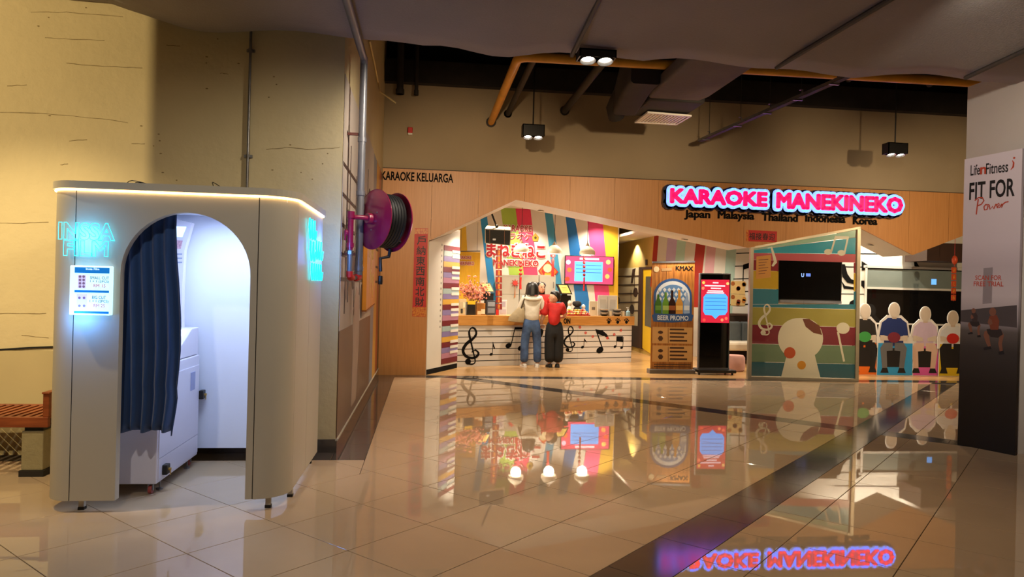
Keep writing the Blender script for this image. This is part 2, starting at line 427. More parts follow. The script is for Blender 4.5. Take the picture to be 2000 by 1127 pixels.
# ---- upper wall of the shop front, beam, dark ceiling void
structure(build('wall_upper', MB().box(XS, 12.0, YF + .03, YF + .25, 3.385, 4.78), M_upper))
structure(build('trim_1', MB().box(XS, 12.0, YF - .12, YF + .3, 4.78, 5.15), M_beam))
structure(build('ceiling_void', MB().box(-7.5, 13, 5.6, YF + .4, 5.6, 5.7), M_black))
structure(build('wall_right', MB().box(10.6, 10.75, -2, YF + .2, -.02, 5.6), M_upper))
structure(build('wall_back', MB().box(-7.2, 11.5, -2.2, -2.0, -.02, 5.6), M_conc))
structure(build('shadow_pillar', MB().box(-5.60, -4.9, 2.9, 3.5, -.01, 3.55), M_conc)).name = 'wall_shadow_pillar'  # unseen, added to cast the upright shadow edge on the left wall
# ---- fabric ceiling
M_fab = mat('grey_fabric', '#8a807c', .9, noise=(1.2, .12), bump=(60, .2), sheen=.2)
cv = MB(); NX, NY = 96, 30; X0, X1, Y0, Y1 = -4.4, 10.4, -1.9, 6.40
fv = []
for j in range(NY + 1):
    for i in range(NX + 1):
        x = X0 + (X1 - X0) * i / NX; t = j / NY; yend = 6.36 + .05 * math.sin(x * 1.3)
        y = Y0 + (yend - Y0) * t
        z = 3.60 + .02 * math.sin(x * 2.1 + y * .6) + .015 * math.sin(x * 5.3 - y * 1.7) + .012 * math.sin(y * 3.1 + x)
        e = max(0, (t - .9) / .1)
        z -= e * .035 * (max(0, math.sin(x * 2.05 + .3)) ** 6 + .7 * max(0, math.sin(x * 3.1 + 1.9)) ** 8)
        if x < -1.9: z += .23 * min(1, (-1.9 - x) / .8)
        fv.append((x, y, z))
ff = [(j * (NX + 1) + i, j * (NX + 1) + i + 1, (j + 1) * (NX + 1) + i + 1, (j + 1) * (NX + 1) + i) for j in range(NY) for i in range(NX)]
cv.add(fv, ff)
canopy = build('ceiling_fabric', cv, M_fab, None, smooth=True); structure(canopy)
sd = canopy.modifiers.new('solid', 'SOLIDIFY'); sd.thickness = .03; sd.offset = 1
M_batten = mat('dark_batten', '#3a3532', .6, noise=(8, .2))
for (xa, ya), (xb, yb) in (((1173, -6), (1117, 108)), ((1745, -5), (1517, 132)), ((2030, 85), (1886, 152))):
    p = G(xa, ya, 3.57); q = G(xb, yb, 3.57); d = (p - q).normalized()
    build('batten', MB().tube([q, q + d * 3.5], .022, 8), M_batten, canopy)
structure(build('wall_void', MB().box(-7.5, 13, YF + .26, YF + .4, 5.15, 5.6), M_black))
# ================================================================== SHOP FRONT
fac = Fr((0, YF), (1, 0))
PROF = [(.022, 0), (.022, 2.222), (1.451, 2.954), (5.545, 2.278), (7.582, 2.705), (8.633, 2.246), (9.592, 2.618), (10.6, 3.0)]
TOPZ = 3.385
def prof_z(x):
    if x < .022: return 0
    for (xa, za), (xb, zb) in zip(PROF[1:], PROF[2:]):
        if xa <= x <= xb: return za + (zb - za) * (x - xa) / (xb - xa)
    return 3.0
facade = structure(build('wall_facade', MB().box(XS, 10.6, YF + .03, YF + .06, TOPZ - .25, TOPZ), M_wood))
seams = [XS + .002, .05] + [.05 + .772 * k for k in range(1, 14)] + [10.6]
for a, b in zip(seams, seams[1:]):
    b_ = b - .004
    xs = sorted([a, b_] + [p[0] for p in PROF[2:] if a < p[0] < b_])
    if a < .022:
        pts = [(a, .0), (.020, .0), (.020, 2.222)] + [(b_, prof_z(b_))]
    else:
        pts = [(x, prof_z(x)) for x in xs]
    pts += [(b_, TOPZ), (a, TOPZ)]
    # split non-convex panels at profile corners so that the pieces stay clean
    build('wood_panel', fac.pr(pts, -.03, 0), M_wood, facade)
build('cap_strip', fac.pr([(XS, TOPZ), (10.6, TOPZ), (10.6, TOPZ + .012), (XS, TOPZ + .012)], -.05, .012), mat('dark_cap', '#4a3828', .6, noise=(6, .2)), facade)
# zigzag soffit behind the wood
sof = MB()
P2 = PROF[1:]
sof.prism([Vector((x, YF + .03, z)) for x, z in P2] + [Vector((x, YF + .03, z + .06)) for x, z in reversed(P2)],
          [Vector((x, 12.75, z)) for x, z in P2] + [Vector((x, 12.75, z + .06)) for x, z in reversed(P2)])
soffit = structure(build('ceiling_soffit', sof, M_white))
structure(build('ceiling_shop', MB().box(-1.2, 11.4, 12.4, 20, 3.32, 3.4), M_ceil))
M_dl = glow('#fff4dc', 14)
def downlight(p, label, power, col=NEUT, spot=120, normal=(0, 0, -1)):
    t = thing('downlight', label, 'downlight', p)
    build('trim_ring', MB().lathe([(.045, 0), (.062, 0), (.062, .012), (.045, .012)], Vector(p) + Vector((0, 0, -.008)), 16), M_white, t, smooth=True)
    build('lens', MB().lathe([(.044, 0), (.044, .006)], Vector(p) + Vector((0, 0, -.006)), 16), M_dl, t)
    light('SPOT', 'downlight_lamp', Vector(p) + Vector((0, 0, -.03)), power, col, Vector(p) + Vector((0, 0, -2)), .04, spot, .5).parent = None
for x, y, w, l in ((1056, 411, 150, 'recessed downlight in the white soffit near the gable peak above the counter'), (932, 441, 70, 'recessed downlight in the soffit at the left slope near the piano wall'),
                   (1337, 467, 150, 'recessed downlight in the soffit above the wood-look roll-up banner'), (1700, 478, 150, 'recessed downlight in the soffit right of the striped glass'), ):
    # soffit surface: intersect at Y = 12.35
    best = None
    d = ray(x, y)
    for k in range(11960, 12740, 5):
        p = CAM + d * (k / 1000 / d.y)
        if best is None or abs(p.z - prof_z(p.x)) < best[0]: best = (abs(p.z - prof_z(p.x)), p.copy())
    p = best[1]; p.z = prof_z(p.x) - .012
    downlight(p, l, w)
for x, y, w, l in ((1.2, 13.6, 230, 'recessed downlight in the shop ceiling above the counter flowers'), (3.0, 14.2, 230, 'recessed downlight in the shop ceiling above the counter till'), (2.2, 15.8, 200, 'recessed downlight in the shop ceiling before the striped back wall'),
                   (4.0, 15.9, 200, 'recessed downlight in the shop ceiling before the wall television'), (6.4, 14.4, 230, 'recessed downlight in the shop ceiling above the grey sofa'), (4.98, 17.2, 130, 'recessed downlight in the corridor ceiling before the yellow door'), (8.4, 13.0, 200, 'recessed downlight in the shop ceiling above the window standees'), (9.5, 13.0, 200, 'recessed downlight in the shop ceiling above the rightmost standee')):
    downlight((x, y, 2.738 if 'corridor' in l else 3.318), l, w)

# ---- lettering on the wood
M_letter = mat('black_letter', '#0a0909', .8, noise=(8, .2), spec=.15)
kk = thing('family_karaoke_lettering', 'black letters fixed at the top left corner of the wood front', 'lettering', AY(815, 346, YF))
build('letters', text_on(fac, 'KARAOKE KELUARGA', (745, 337.5, 885, 354), .001, .012, bold=.022), M_letter, kk)
sg = thing('illuminated_shop_sign', 'large glowing pink and pale blue letters on the wood front', 'sign', AY(1527, 395, YF))
M_navy = mat('sign_navy', '#141a3c', .3, noise=(5, .2)); M_sblue = glow('#86b0ff', 1.15); M_spink = glow('#f2105c', 1.05)
for word, bx_ in (('KARAOKE', (1305.5, 375, 1490, 400.5)), ('MANEKINEKO', (1511, 384, 1752, 411.5))):
    b = sg
    sh_ = (bx_[0] - 3, bx_[1] + 1.2, bx_[2] - 1.5, bx_[3] + 1.6)
    build('backing', text_on(fac, word, sh_, .004, .086, mb=text_fat(fac, word, sh_, .100, .004, .086)), M_navy, b)
    build('halo', text_on(fac, word, bx_, .091, .029, mb=text_fat(fac, word, bx_, .070, .091, .030)), M_sblue, b)
    build('letters', text_on(fac, word, bx_, .122, .02, mb=text_fat(fac, word, bx_, .022, .122, .021, n=8)), M_spink, b)
sub = thing('country_names_lettering', 'row of black country names fixed under the glowing sign', 'lettering', AY(1525, 425, YF))
for word, x0, x1, y in (('Japan', 1337, 1386, 418.5), ('Malaysia', 1402, 1472, 421), ('Thailand', 1488, 1557, 425), ('Indonesia', 1573, 1650, 427), ('Korea', 1666, 1712, 431.5)):
    lo = 4 if word in ('Japan', 'Malaysia') else 0
    build('word', text_on(fac, word, (x0, y - 7, x1, y + 7 + lo), .001, .02, bold=.03), M_letter, sub)

# ---- red couplets
M_red = mat('red_paper', '#c3201c', .5, noise=(9, .15)); M_gold = mat('gold_print', '#d7902f', .4, noise=(40, .3), col2='#b5451c'); M_ink = mat('black_ink', '#120a08', .5)
cp = thing('vertical_couplet', 'tall red paper couplet with seven black characters on the wood pier', 'banner', AY(819, 618, YF))
f2 = Fr((0, YF - .001), (1, 0))
build('paper', f2.pp([(810, 446), (836, 446), (831.5, 619), (805, 618)], 0, .003), M_red, cp)
build('gold_end', f2.pp([(810, 447), (835.5, 447), (835, 457), (809.7, 457)], .003, .004), M_gold, cp)
build('gold_end', f2.pp([(805.5, 600), (832, 600), (831.5, 618), (805.2, 617.5)], .003, .004), M_gold, cp)
for k, ch in enumerate('戶納東西南北財'):
    y = 461 + k * 20; x = 822.5 - k * .62
    build('character', text_on(f2, ch, (x - 8, y, x + 9, y + 17), .004, .001, bold=.015), M_ink, cp)
hp = thing('horizontal_couplet', 'small red paper banner with four black characters above the striped glass', 'banner', AY(1487, 473, YF))
build('paper', f2.pp([(1457.5, 449), (1517.5, 452), (1517, 473.5), (1457, 471)], 0, .003), M_red, hp)
build('gold_end', f2.pp([(1457.5, 449.5), (1462, 449.7), (1461.5, 471), (1457.2, 470.8)], .003, .004), M_gold, hp)
for k, ch in enumerate('福接春迎'):
    x = 1463 + k * 12.9; y = 454.5 + k * .5
    build('character', text_on(f2, ch, (x, y, x + 11.5, y + 13.5), .004, .001, bold=.015), M_ink, hp)

# fire sounder on the upper wall
fu = Fr((0, YF + .03), (1, 0))
sn = thing('fire_alarm_sounder', 'small red alarm sounder on the bare plaster above the wood', 'alarm', AY(801, 263, YF + .03))
build('body', fu.bx(796.5, 250, 806, 261, 0, .07), M_red, sn, bevel=.01)
build('base', fu.bx(797, 261, 805.5, 264.5, 0, .06), M_white, sn, bevel=.004)

# ================================================================== OVERHEAD SERVICES
M_ypipe = mat('yellow_pipe', '#e3a02c', .4, noise=(4, .2)); M_dpipe = mat('dark_pipe', '#2e2823', .7, noise=(6, .25))
yp = thing('yellow_gas_pipe', 'yellow pipe leaving the upper wall and running along the dark ceiling void', 'pipe', (1.0, YF, 4.2))
zp = AY(958, 238, YF).z
pts = [Vector((1.0, YF + .03, zp)), Vector((1.02, 8.6, zp))]
for k in range(1, 6):
    t = k / 6 * math.pi / 2; pts.append(Vector((1.02 + .14 * (1 - math.cos(t)), 8.6 - .14 * math.sin(t), zp)))
pts += [Vector((1.16, 8.46, zp)), Vector((7.4, 8.34, zp))]
build('pipe', MB().tube(pts, .058, 12), M_ypipe, yp, smooth=True)
for x in (2.0, 3.6, 5.2, 6.3):
    build('hanger', MB().tube([(x, 8.43, zp + .05), (x, 8.43, 5.6)], .006, 6).lathe([(.062, -.012), (.066, -.012), (.066, .012), (.062, .012)], (x, 8.44, zp), 12, (1, 0, 0)), M_dpipe, yp)
build('wall_collar', MB().lathe([(.06, 0), (.085, 0), (.085, .03), (.06, .03)], (1.0, YF, zp), 14, (0, 1, 0)), M_dpipe, yp)
def wall_pipe(x, y, r, name, label, y0=6.6, elbow=False):
    p = AY(x, y, YF + .03)
    o = build(name, MB().tube([p, (p.x, y0, p.z)], r, 10).lathe([(r + .025, -.02), (r + .025, 0), (r, 0)], p, 12, (0, -1, 0)), M_dpipe, None, smooth=True)
    tag(o, label, 'pipe', 'dark pipes through the upper wall')
wall_pipe(992, 222, .045, 'dark_pipe', 'dark pipe entering the upper wall beside the yellow pipe')
wall_pipe(1103, 216, .06, 'dark_pipe', 'thick dark pipe entering the upper wall right of the hanging twin spot')
def drop_pipe(x0, y0, y1, r, label):
    p = AY(x0, y1, YF - .25); q = AY(x0, y0, YF - .25)
    o = build('drop_pipe', MB().tube([p, (p.x, p.y, 5.6)], r, 10).lathe([(r * 1.25, 0), (r * 1.25, .08), (r, .08)], p, 10), M_dpipe, None, smooth=True)
    tag(o, label, 'pipe', 'short dark drop pipes near the corner')
drop_pipe(781, 85, 184, .055, 'thick short drop pipe nearest the corner in the dark void')
drop_pipe(813, 85, 186, .03, 'thin short drop pipe right of the thick one in the dark void')

# air duct wrapped in dark cloth
M_duct = mat('duct_wrap', '#5f5650', .85, noise=(2, .2), bump=(18, .3)); M_ductd = mat('duct_dark', '#2b2725', .8, noise=(3, .3))
dz = 3.98
du = thing('air_duct', 'wide cloth-wrapped air duct hanging from the dark void', 'duct', (3.3, 9.6, dz))
def ring(y, z0, z1, x0, x1, r=.05):
    out = []
    for cx, cz, a0 in ((x1 - r, z1 - r, 0), (x0 + r, z1 - r, 90), (x0 + r, z0 + r, 180), (x1 - r, z0 + r, 270)):
        for k in range(4): t = math.radians(a0 + k * 30); out.append(Vector((cx + r * math.cos(t), y, cz + r * math.sin(t))))
    return out
build('trunk', MB().loft([ring(6.6, 4.03, 4.18, 2.76, 3.56, .03), ring(7.4, 4.0, 4.17, 2.77, 3.56, .03), ring(8.9, 4.0, 4.17, 2.80, 3.56, .03), ring(9.15, 4.02, 4.17, 2.84, 3.54, .03)]), M_duct, du, smooth=True)
build('side_box', MB().loft([ring(8.55, 4.02, 4.6, 2.42, 2.80), ring(9.0, 4.02, 4.6, 2.44, 2.82), ring(9.9, 3.96, 4.3, 2.55, 2.90), ]), M_ductd, du, smooth=True)
build('neck', MB().box(2.86, 3.62, 9.16, 10.05, dz + .015, 4.17), M_ductd, du, bevel=.03)
build('flex_tube', MB().tube([(2.7, 9.5, 4.3), (2.62, 9.8, 4.2), (2.6, 10.0, 4.08), (2.66, 10.1, 3.98)], .12, 12), M_ductd, du, smooth=True)
vt = thing('air_vent', 'white louvred air vent set under the hanging duct', 'vent', (3.25, 9.72, dz - .02))
c0, c1, c2, c3 = [G(x, y, 3.96) for x, y in ((1239, 239), (1321, 243.5), (1351, 226), (1265, 219))]
def bil(u, v): return (c0 * (1 - u) + c1 * u) * (1 - v) + (c3 * (1 - u) + c2 * u) * v
M_vent = mat('vent_white', '#e6e2da', .4, noise=(4, .05), emit='#e6e2da', es=.0)
def bar(u0, v0, u1, v1, z0, z1, tilt=0):
    a = [bil(u0, v0), bil(u1, v0), bil(u1, v1), bil(u0, v1)]
    return MB().prism([p + Vector((0, 0, z0)) for p in a], [p + Vector((0, 0, z1)) for p in a])
for q in ((0, 0, 1, .08), (0, .92, 1, 1), (0, .08, .05, .92), (.95, .08, 1, .92)): build('frame_bar', bar(*q, -.012, .012), M_vent, vt)
build('backing', bar(.02, .02, .98, .98, .011, .014), M_ductd, vt)
for k in range(12):
    u = .07 + .875 * k / 12; build('louvre', bar(u, .09, u + .05, .91, -.006, .006), M_vent, vt)

# cable tray hanging on rods
M_tray = mat('tray_steel', '#8b8a8c', .35, metal=.8, noise=(8, .15))
ta = Vector((4.36, 11.15, 3.93)); tb = Vector((4.72, 6.9, 3.93)); ta = G(1367, 277, 3.93); tb = G(1690, 137, 3.93)
tr = thing('cable_tray', 'thin galvanised cable tray hanging on rods in front of the plaster', 'cable tray', ta)
dd = (tb - ta).normalized(); nn = Vector((dd.y, -dd.x, 0)) * .04
for s in (-1, 1):
    build('side_rail', MB().prism([ta + nn * s + UP * z for z in (0, .04)] + [ta + nn * (s * .88) + UP * z for z in (.04, 0)], [tb + nn * s + UP * z for z in (0, .04)] + [tb + nn * (s * .88) + UP * z for z in (.04, 0)]), M_tray, tr)
build('base', MB().prism([ta + nn + UP * 0, ta - nn, ta - nn + UP * .004, ta + nn + UP * .004], [tb + nn, tb - nn, tb - nn + UP * .004, tb + nn + UP * .004]), M_dpipe, tr)
for t in (.05, .3, .5, .68, .86):
    p = ta + (tb - ta) * t; hg = build('hanger_rod', MB().tube([p - nn * 1.5, p - nn * 1.5 + UP * 1.66], .005, 6), M_dpipe, tr)
    build('bracket', MB().prism([p - nn * 1.7 - UP * .012, p + nn * 1.5 - UP * .012, p + nn * 1.5 - UP * .002, p - nn * 1.7 - UP * .002], [q + dd * .03 for q in (p - nn * 1.7 - UP * .012, p + nn * 1.5 - UP * .012, p + nn * 1.5 - UP * .002, p - nn * 1.7 - UP * .002)])
          .prism([p - nn * 1.7, p - nn * 1.45, p - nn * 1.45 + UP * .13, p - nn * 1.7 + UP * .13], [q + dd * .03 for q in (p - nn * 1.7, p - nn * 1.45, p - nn * 1.45 + UP * .13, p - nn * 1.7 + UP * .13)])
          .prism([p - nn * 1.7 + UP * .12, p - nn * .7 + UP * .12, p - nn * .7 + UP * .13, p - nn * 1.7 + UP * .13], [q + dd * .03 for q in (p - nn * 1.7 + UP * .12, p - nn * .7 + UP * .12, p - nn * .7 + UP * .13, p - nn * 1.7 + UP * .13)]), M_tray, tr)

# twin spot lamps
M_lampb = mat('lamp_black', '#141210', .4, noise=(6, .2)); M_bulb = glow('#fff2d8', 30)
def twin_spot(c, label, top, power, group='black twin spot lamps', hh=.085):
    c = Vector(c); t = thing('twin_spot_lamp', label, 'lamp', c, 0, group)
    w, d, h = .165, .085, hh
    bx_ = MB().box(c.x - w, c.x + w, c.y - d, c.y - d + .012, c.z - h, c.z + h).box(c.x - w, c.x + w, c.y + d - .012, c.y + d, c.z - h, c.z + h)
    zb = c.z - .085
    bx_ = MB().box(c.x - w, c.x + w, c.y - d, c.y - d + .012, zb, zb + 2 * h).box(c.x - w, c.x + w, c.y + d - .012, c.y + d, zb, zb + 2 * h)
    bx_.box(c.x - w, c.x - w + .012, c.y - d, c.y + d, zb, zb + 2 * h).box(c.x + w - .012, c.x + w, c.y - d, c.y + d, zb, zb + 2 * h).box(c.x - w, c.x + w, c.y - d, c.y + d, zb + 2 * h - .012, zb + 2 * h)
    build('housing', bx_, M_lampb, t)
    if top: build('rod', MB().tube([(c.x, c.y, c.z + h), (c.x, c.y, top)], .011, 8).lathe([(.05, 0), (.05, .03)], (c.x, c.y, top - .03), 12), M_lampb, t)
    for s in (-1, 1):
        q = c + Vector((s * .078, -.01, -.05)); ax = Vector((0, -.25, -1))
        r = build('reflector', MB().lathe([(.03, 0), (.068, .06), (.072, .06), (.034, -.005)], q, 16, ax), M_tray, t, smooth=True)
        build('bulb', MB().lathe([(.0, .042), (.04, .04), (.046, .034), (.04, .02)], q, 14, ax), M_bulb, r)
        light('SPOT', 'spot_bulb', q + ax.normalized() * .09, power, WARM, q + ax * 3, .03, 100, .6)
ps = AY(1041, 256, 10.6); twin_spot(ps, 'black twin spot lamp hanging on a rod before the plaster left of the duct', 5.6, 120)
ps = AY(1748, 291, 10.6); twin_spot(ps, 'black twin spot lamp hanging on a rod before the plaster above the glowing sign', 5.6, 120)
p3 = G(1163, 116, 3.53)
twin_spot(p3 + Vector((0, -.02, .075)), 'black twin spot lamp tucked under the edge of the fabric ceiling', None, 110, hh=.035)

# conduit on the left wall, grey riser pipe, hose reel
M_steel = mat('grey_steel', '#7d7a76', .35, metal=.7, noise=(10, .2)); M_gpipe = mat('grey_pipe', '#6f7076', .4, metal=.3, noise=(6, .15))
cx = AY(487, 250, YW).x
co = thing('steel_conduit', 'thin vertical steel conduit clamped to the left wall above the booth', 'conduit', (cx, YW - .03, 2.0))
build('tube', MB().tube([(cx, YW - .03, .2), (cx, YW - .03, 3.75)], .0115, 10), M_steel, co, smooth=True)
for y in (100, 306):
    z = AY(487, y, YW).z
    build('clamp', MB().box(cx - .034, cx + .034, YW - .02, YW, z - .012, z + .012).lathe([(.017, -.012), (.017, .012)], (cx, YW - .03, z), 12), M_steel, co)
gp = thing('grey_riser_pipe', 'thick grey vertical pipe bracketed to the side wall above the hose reel', 'pipe', (-.62, 6.69, 1.55))
build('pipe', MB().tube([(-.62, 6.69, 1.56), (-.62, 6.69, 3.56)], .034, 14), M_gpipe, gp, smooth=True)
for z in (2.80, 2.31, 1.62): build('coupling', MB().lathe([(.038, -.02), (.040, -.02), (.040, .02), (.038, .02)], (-.62, 6.69, z), 14), M_gpipe, gp)
for z in (2.85, 1.75): build('bracket', MB().box(XS, -.655, 6.68, 6.70, z - .012, z + .012).box(XS, XS + .008, 6.65, 6.73, z - .03, z + .03), mat('rust_brown', '#5a2a22', .6, noise=(9, .3)), gp)
build('top_bend', MB().tube([(-.62, 6.69, 3.5), (-.62, 6.66, 3.545), (-.625, 6.58, 3.553), (-.64, 3.6, 3.553)], .034, 12), M_gpipe, gp, smooth=True)

M_purp = mat('hose_reel_red', '#8e1540', .28, noise=(3, .2), coat=.4); M_hose = mat('hose_rubber', '#17171b', .45, noise=(8, .3))
hr = thing('fire_hose_reel', 'crimson fire hose reel with black hose swung out from the side wall', 'hose reel', (-.41, 6.68, 1.75))
ca = Vector((-.50, 6.60, 2.07)); cb = Vector((-.305, 6.75, 2.058)); ax = (cb - ca).normalized(); L_ = (cb - ca).length
build('disc', MB().lathe([(.0, .006), (.05, -.02), (.10, -.012), (.24, -.004), (.268, .012), (.276, .012), (.276, .020), (.26, .014), (.1, .0), (.0, .018)], ca, 40, ax), M_purp, hr, smooth=True)
build('disc', MB().lathe([(.0, .0), (.24, .004), (.268, -.012), (.276, -.012), (.276, -.004), (.26, .012), (.0, .012)], cb, 40, ax), M_purp, hr, smooth=True)
build('drum', MB().lathe([(.08, .01), (.08, L_ - .01)], ca, 24, ax), M_hose, hr)
pts = []; q = Vector((0, 0, 1)).rotation_difference(ax)
turns = 6
for lay, r in ((0, .20), (1, .232)):
    for k in range(turns * 24 + 1):
        t = 2 * math.pi * k / 24; s = k / (turns * 24); s = s if lay == 0 else 1 - s
        pts.append(ca + q @ Vector((r * math.cos(t), r * math.sin(t), .035 + (L_ - .07) * s)))
build('hose', MB().tube(pts, .019, 6), M_hose, hr, smooth=True)
end = pts[-1]
build('hose_tail', MB().tube([ca + ax * .2 + Vector((.0, 0, -.25)), ca + ax * .21 + Vector((-.02, .01, -.32)), (-.43, 6.72, 1.72), (-.425, 6.72, 1.6)], .017, 8), M_hose, hr, smooth=True)
build('nozzle', MB().lathe([(.02, 0), (.022, .03), (.02, .075), (.017, .08)], (-.425, 6.72, 1.48), 12), M_lampb, hr)
hub = build('hub', MB().lathe([(.045, -.06), (.05, -.05), (.05, .02), (.03, .03)], ca, 18, ax), M_purp, hr, smooth=True)
build('inlet_elbow', MB().tube([ca - ax * .05, ca - ax * .10 + Vector((0, 0, .0)), ca - ax * .12 + Vector((-.03, .0, .0)), (-.665, 6.49, 2.07)], .022, 10), M_purp, hr, smooth=True)
for k in range(3):
    t = k * 2.1 + .6; build('bolt', MB().ball(ca + q @ Vector((.1 * math.cos(t), .1 * math.sin(t), -.012)), .008, 8, 5), M_tray, hub)
rp = thing('hose_feed_pipe', 'crimson feed pipe with valve and red elbows beside the hose reel', 'pipe', (-.68, 6.47, 1.53))
build('upper_pipe', MB().tube([(-.68, 6.47, 1.78), (-.68, 6.47, 2.11)], .026, 12).lathe([(.034, 0), (.034, .06)], (-.68, 6.47, 2.06), 12).lathe([(.034, 0), (.034, .04)], (-.68, 6.47, 1.80), 12), M_purp, rp, smooth=True)
build('lower_pipe', MB().tube([(-.68, 6.47, 1.55), (-.68, 6.47, 1.79)], .022, 12), M_gpipe, rp, smooth=True)
build('union', MB().lathe([(.028, 0), (.028, .03)], (-.68, 6.47, 1.74), 6), M_steel, rp)
build('elbow', MB().tube([(-.68, 6.47, 1.59), (-.68, 6.47, 1.55), (-.675, 6.50, 1.535), (-.665, 6.55, 1.535)], .029, 10), M_red, rp, smooth=True)
build('cross_pipe', MB().tube([(-.665, 6.55, 1.535), (-.63, 6.66, 1.535)], .02, 10), M_steel, rp, smooth=True)
build('elbow', MB().tube([(-.64, 6.63, 1.535), (-.622, 6.685, 1.54), (-.62, 6.69, 1.58)], .033, 10), M_red, rp, smooth=True)
vl = build('valve', MB().ball((-.715, 6.46, 1.93), (.022, .022, .03)).tube([(-.68, 6.47, 1.93), (-.72, 6.45, 1.93)], .012, 8), M_purp, rp, smooth=True)
build('valve_handle', MB().tube([(-.722, 6.44, 1.95), (-.722, 6.44, 1.86)], .008, 8), M_purp, vl)
# yellow hanging sign on the side wall, beyond the reel
ys = thing('orange_board', 'orange board with gold lettering strokes hung on the side wall under the reel', 'board', (XS + .03, 9.2, 1.22))
M_or = mat('orange_board', '#d98a1f', .4, noise=(4, .15)); fs = Fr((XS + .012, 0), (0, 1))
build('panel', fs.pr([(8.55, 1.17), (9.95, 1.22), (9.95, 2.2), (8.55, 2.2)], 0, .05), M_or, ys, bevel=.006)
build('bottom_edge', fs.pr([(8.55, 1.155), (9.95, 1.205), (9.95, 1.22), (8.55, 1.17)], 0, .055), mat('dark_orange', '#8a4a14', .4, noise=(4, .1)), ys)
for y, z in ((8.9, 1.95), (9.2, 1.8), (9.5, 1.95), (9.1, 1.5), (9.5, 1.45)):
    pt = [(y + .12 * math.cos(t) * (1 - t / 9), z + .16 * math.sin(t)) for t in [k * .6 for k in range(8)]]
    build('gold_stroke', fs.ribbon(pt, .03, .05, .056, ah=True), mat('gold_stroke', '#e8c06a', .35, noise=(4, .1)), ys)
# loose cable near the corner
cb_ = build('loose_cable', MB().tube([AX(722, 80, XS + .02), AX(731, 122, XS + .02), AX(738, 160, XS + .02), AX(742, 178, XS + .05), AX(744, 181, XS + .05) + Vector((.22, -.1, -.16))], .012, 6), mat('cream_cable', '#d8c48a', .5, noise=(5, .1)), None, smooth=True)
tag(cb_, 'loose cream cable trailing down the upper corner of the side wall', 'cable')
# ================================================================== PHOTO BOOTH
BX0, BX1, BY0, BY1, BZ0, BZ1, BR = -2.37, -.87, 4.78, 6.12, .075, 2.03, .2
M_booth = mat('booth_panel', '#bdb5a4', .5, noise=(2, .04)); M_in = mat('booth_inside', '#dfe2ee', .5, noise=(2, .03))
M_gap = mat('panel_gap', '#2a2622', .9)
pb = thing('photo_booth', 'cream rounded photo booth with arched doorway and cyan neon lettering', 'photo booth', ((BX0 + BX1) / 2, (BY0 + BY1) / 2, 0))
bf = Fr((0, BY0), (1, 0))
def arc(cx, cy, r, a0, a1, n=10): return [(cx + r * math.cos(math.radians(a0 + (a1 - a0) * k / n)), cy + r * math.sin(math.radians(a0 + (a1 - a0) * k / n))) for k in range(n + 1)]
def wallpath(path_o, path_i, z0, z1):
    p = path_o + path_i[::-1]; return MB().prism([Vector((x, y, z0)) for x, y in p], [Vector((x, y, z1)) for x, y in p])
S1, S2 = -2.19, -1.082
T = .05
RL = S1 - .003 - BX0; RR = BX1 - S2 - .003
build('corner_panel', wallpath(arc(BX0 + RL, BY0 + RL, RL, 180, 270), arc(BX0 + RL, BY0 + RL, RL - T, 180, 270), BZ0, BZ1), M_booth, pb, smooth=True)
build('corner_panel', wallpath(arc(BX1 - RR, BY0 + RR, RR, 270, 360), arc(BX1 - RR, BY0 + RR, RR - T, 270, 360), BZ0, BZ1), M_booth, pb, smooth=True)
DX0, DX1, DT = -1.918, -1.127, 1.907; DR = (DX1 - DX0) / 2; DS = DT - DR
pts = [(S1 + .003, BZ0), (DX0, BZ0), (DX0, DS)] + [((DX0 + DX1) / 2 + DR * math.cos(math.radians(180 - 180 * k / 24)), DS + DR * math.sin(math.radians(180 - 180 * k / 24))) for k in range(1, 24)] + [(DX1, DS), (DX1, BZ0), (S2 - .003, BZ0), (S2 - .003, BZ1), (S1 + .003, BZ1)]
build('arch_panel', bf.pr(pts, -.06, 0), M_booth, pb)
for x in (S1, S2): build('seam', MB().box(x - .003, x + .003, BY0 + .006, BY0 + .04, BZ0, BZ1), M_gap, pb)
Ys = [BY0 + RR + .003, 5.52, BY1]
for a, b in zip(Ys, Ys[1:]): build('side_panel', MB().box(BX1 - T, BX1, a, b - .004, BZ0, BZ1), M_booth, pb)
build('side_panel', MB().box(BX0, BX0 + T, BY0 + RL + .003, BY1, BZ0, BZ1), M_booth, pb)
build('back_panel', MB().box(BX0 + T, BX1 - T, BY1 - .04, BY1, .115, BZ1), M_in, pb)
build('inner_lining', MB().box(BX1 - T - .012, BX1 - T - .002, BY0 + .2, BY1 - .045, .1, BZ1 - .03), M_in, pb)
build('inner_lining', MB().box(BX0 + T + .002, BX0 + T + .012, BY0 + .2, BY1 - .045, .1, BZ1 - .03), M_in, pb)
def outline(o):
    r = BR + o
    return arc(BX0 + RL, BY0 + RL, RL + o, 180, 270) + arc(BX1 - RR, BY0 + RR, RR + o, 270, 360) + [(BX1 + o, BY1), (BX0 - o, BY1)]
cap = outline(.022)
build('roof_cap', MB().prism([Vector((x, y, BZ1 + .004)) for x, y in cap], [Vector((x, y, BZ1 + .05)) for x, y in cap]), mat('booth_cap', '#c2b9a4', .5, noise=(2, .05)), pb)
led = outline(.008)[:-2]; led = led + [(BX1 + .008, BY1 - .02)]
build('led_strip', MB().tube([Vector((x, y, BZ1 - .004)) for x, y in led], .006, 6), glow('#ffd08a', 9), pb)
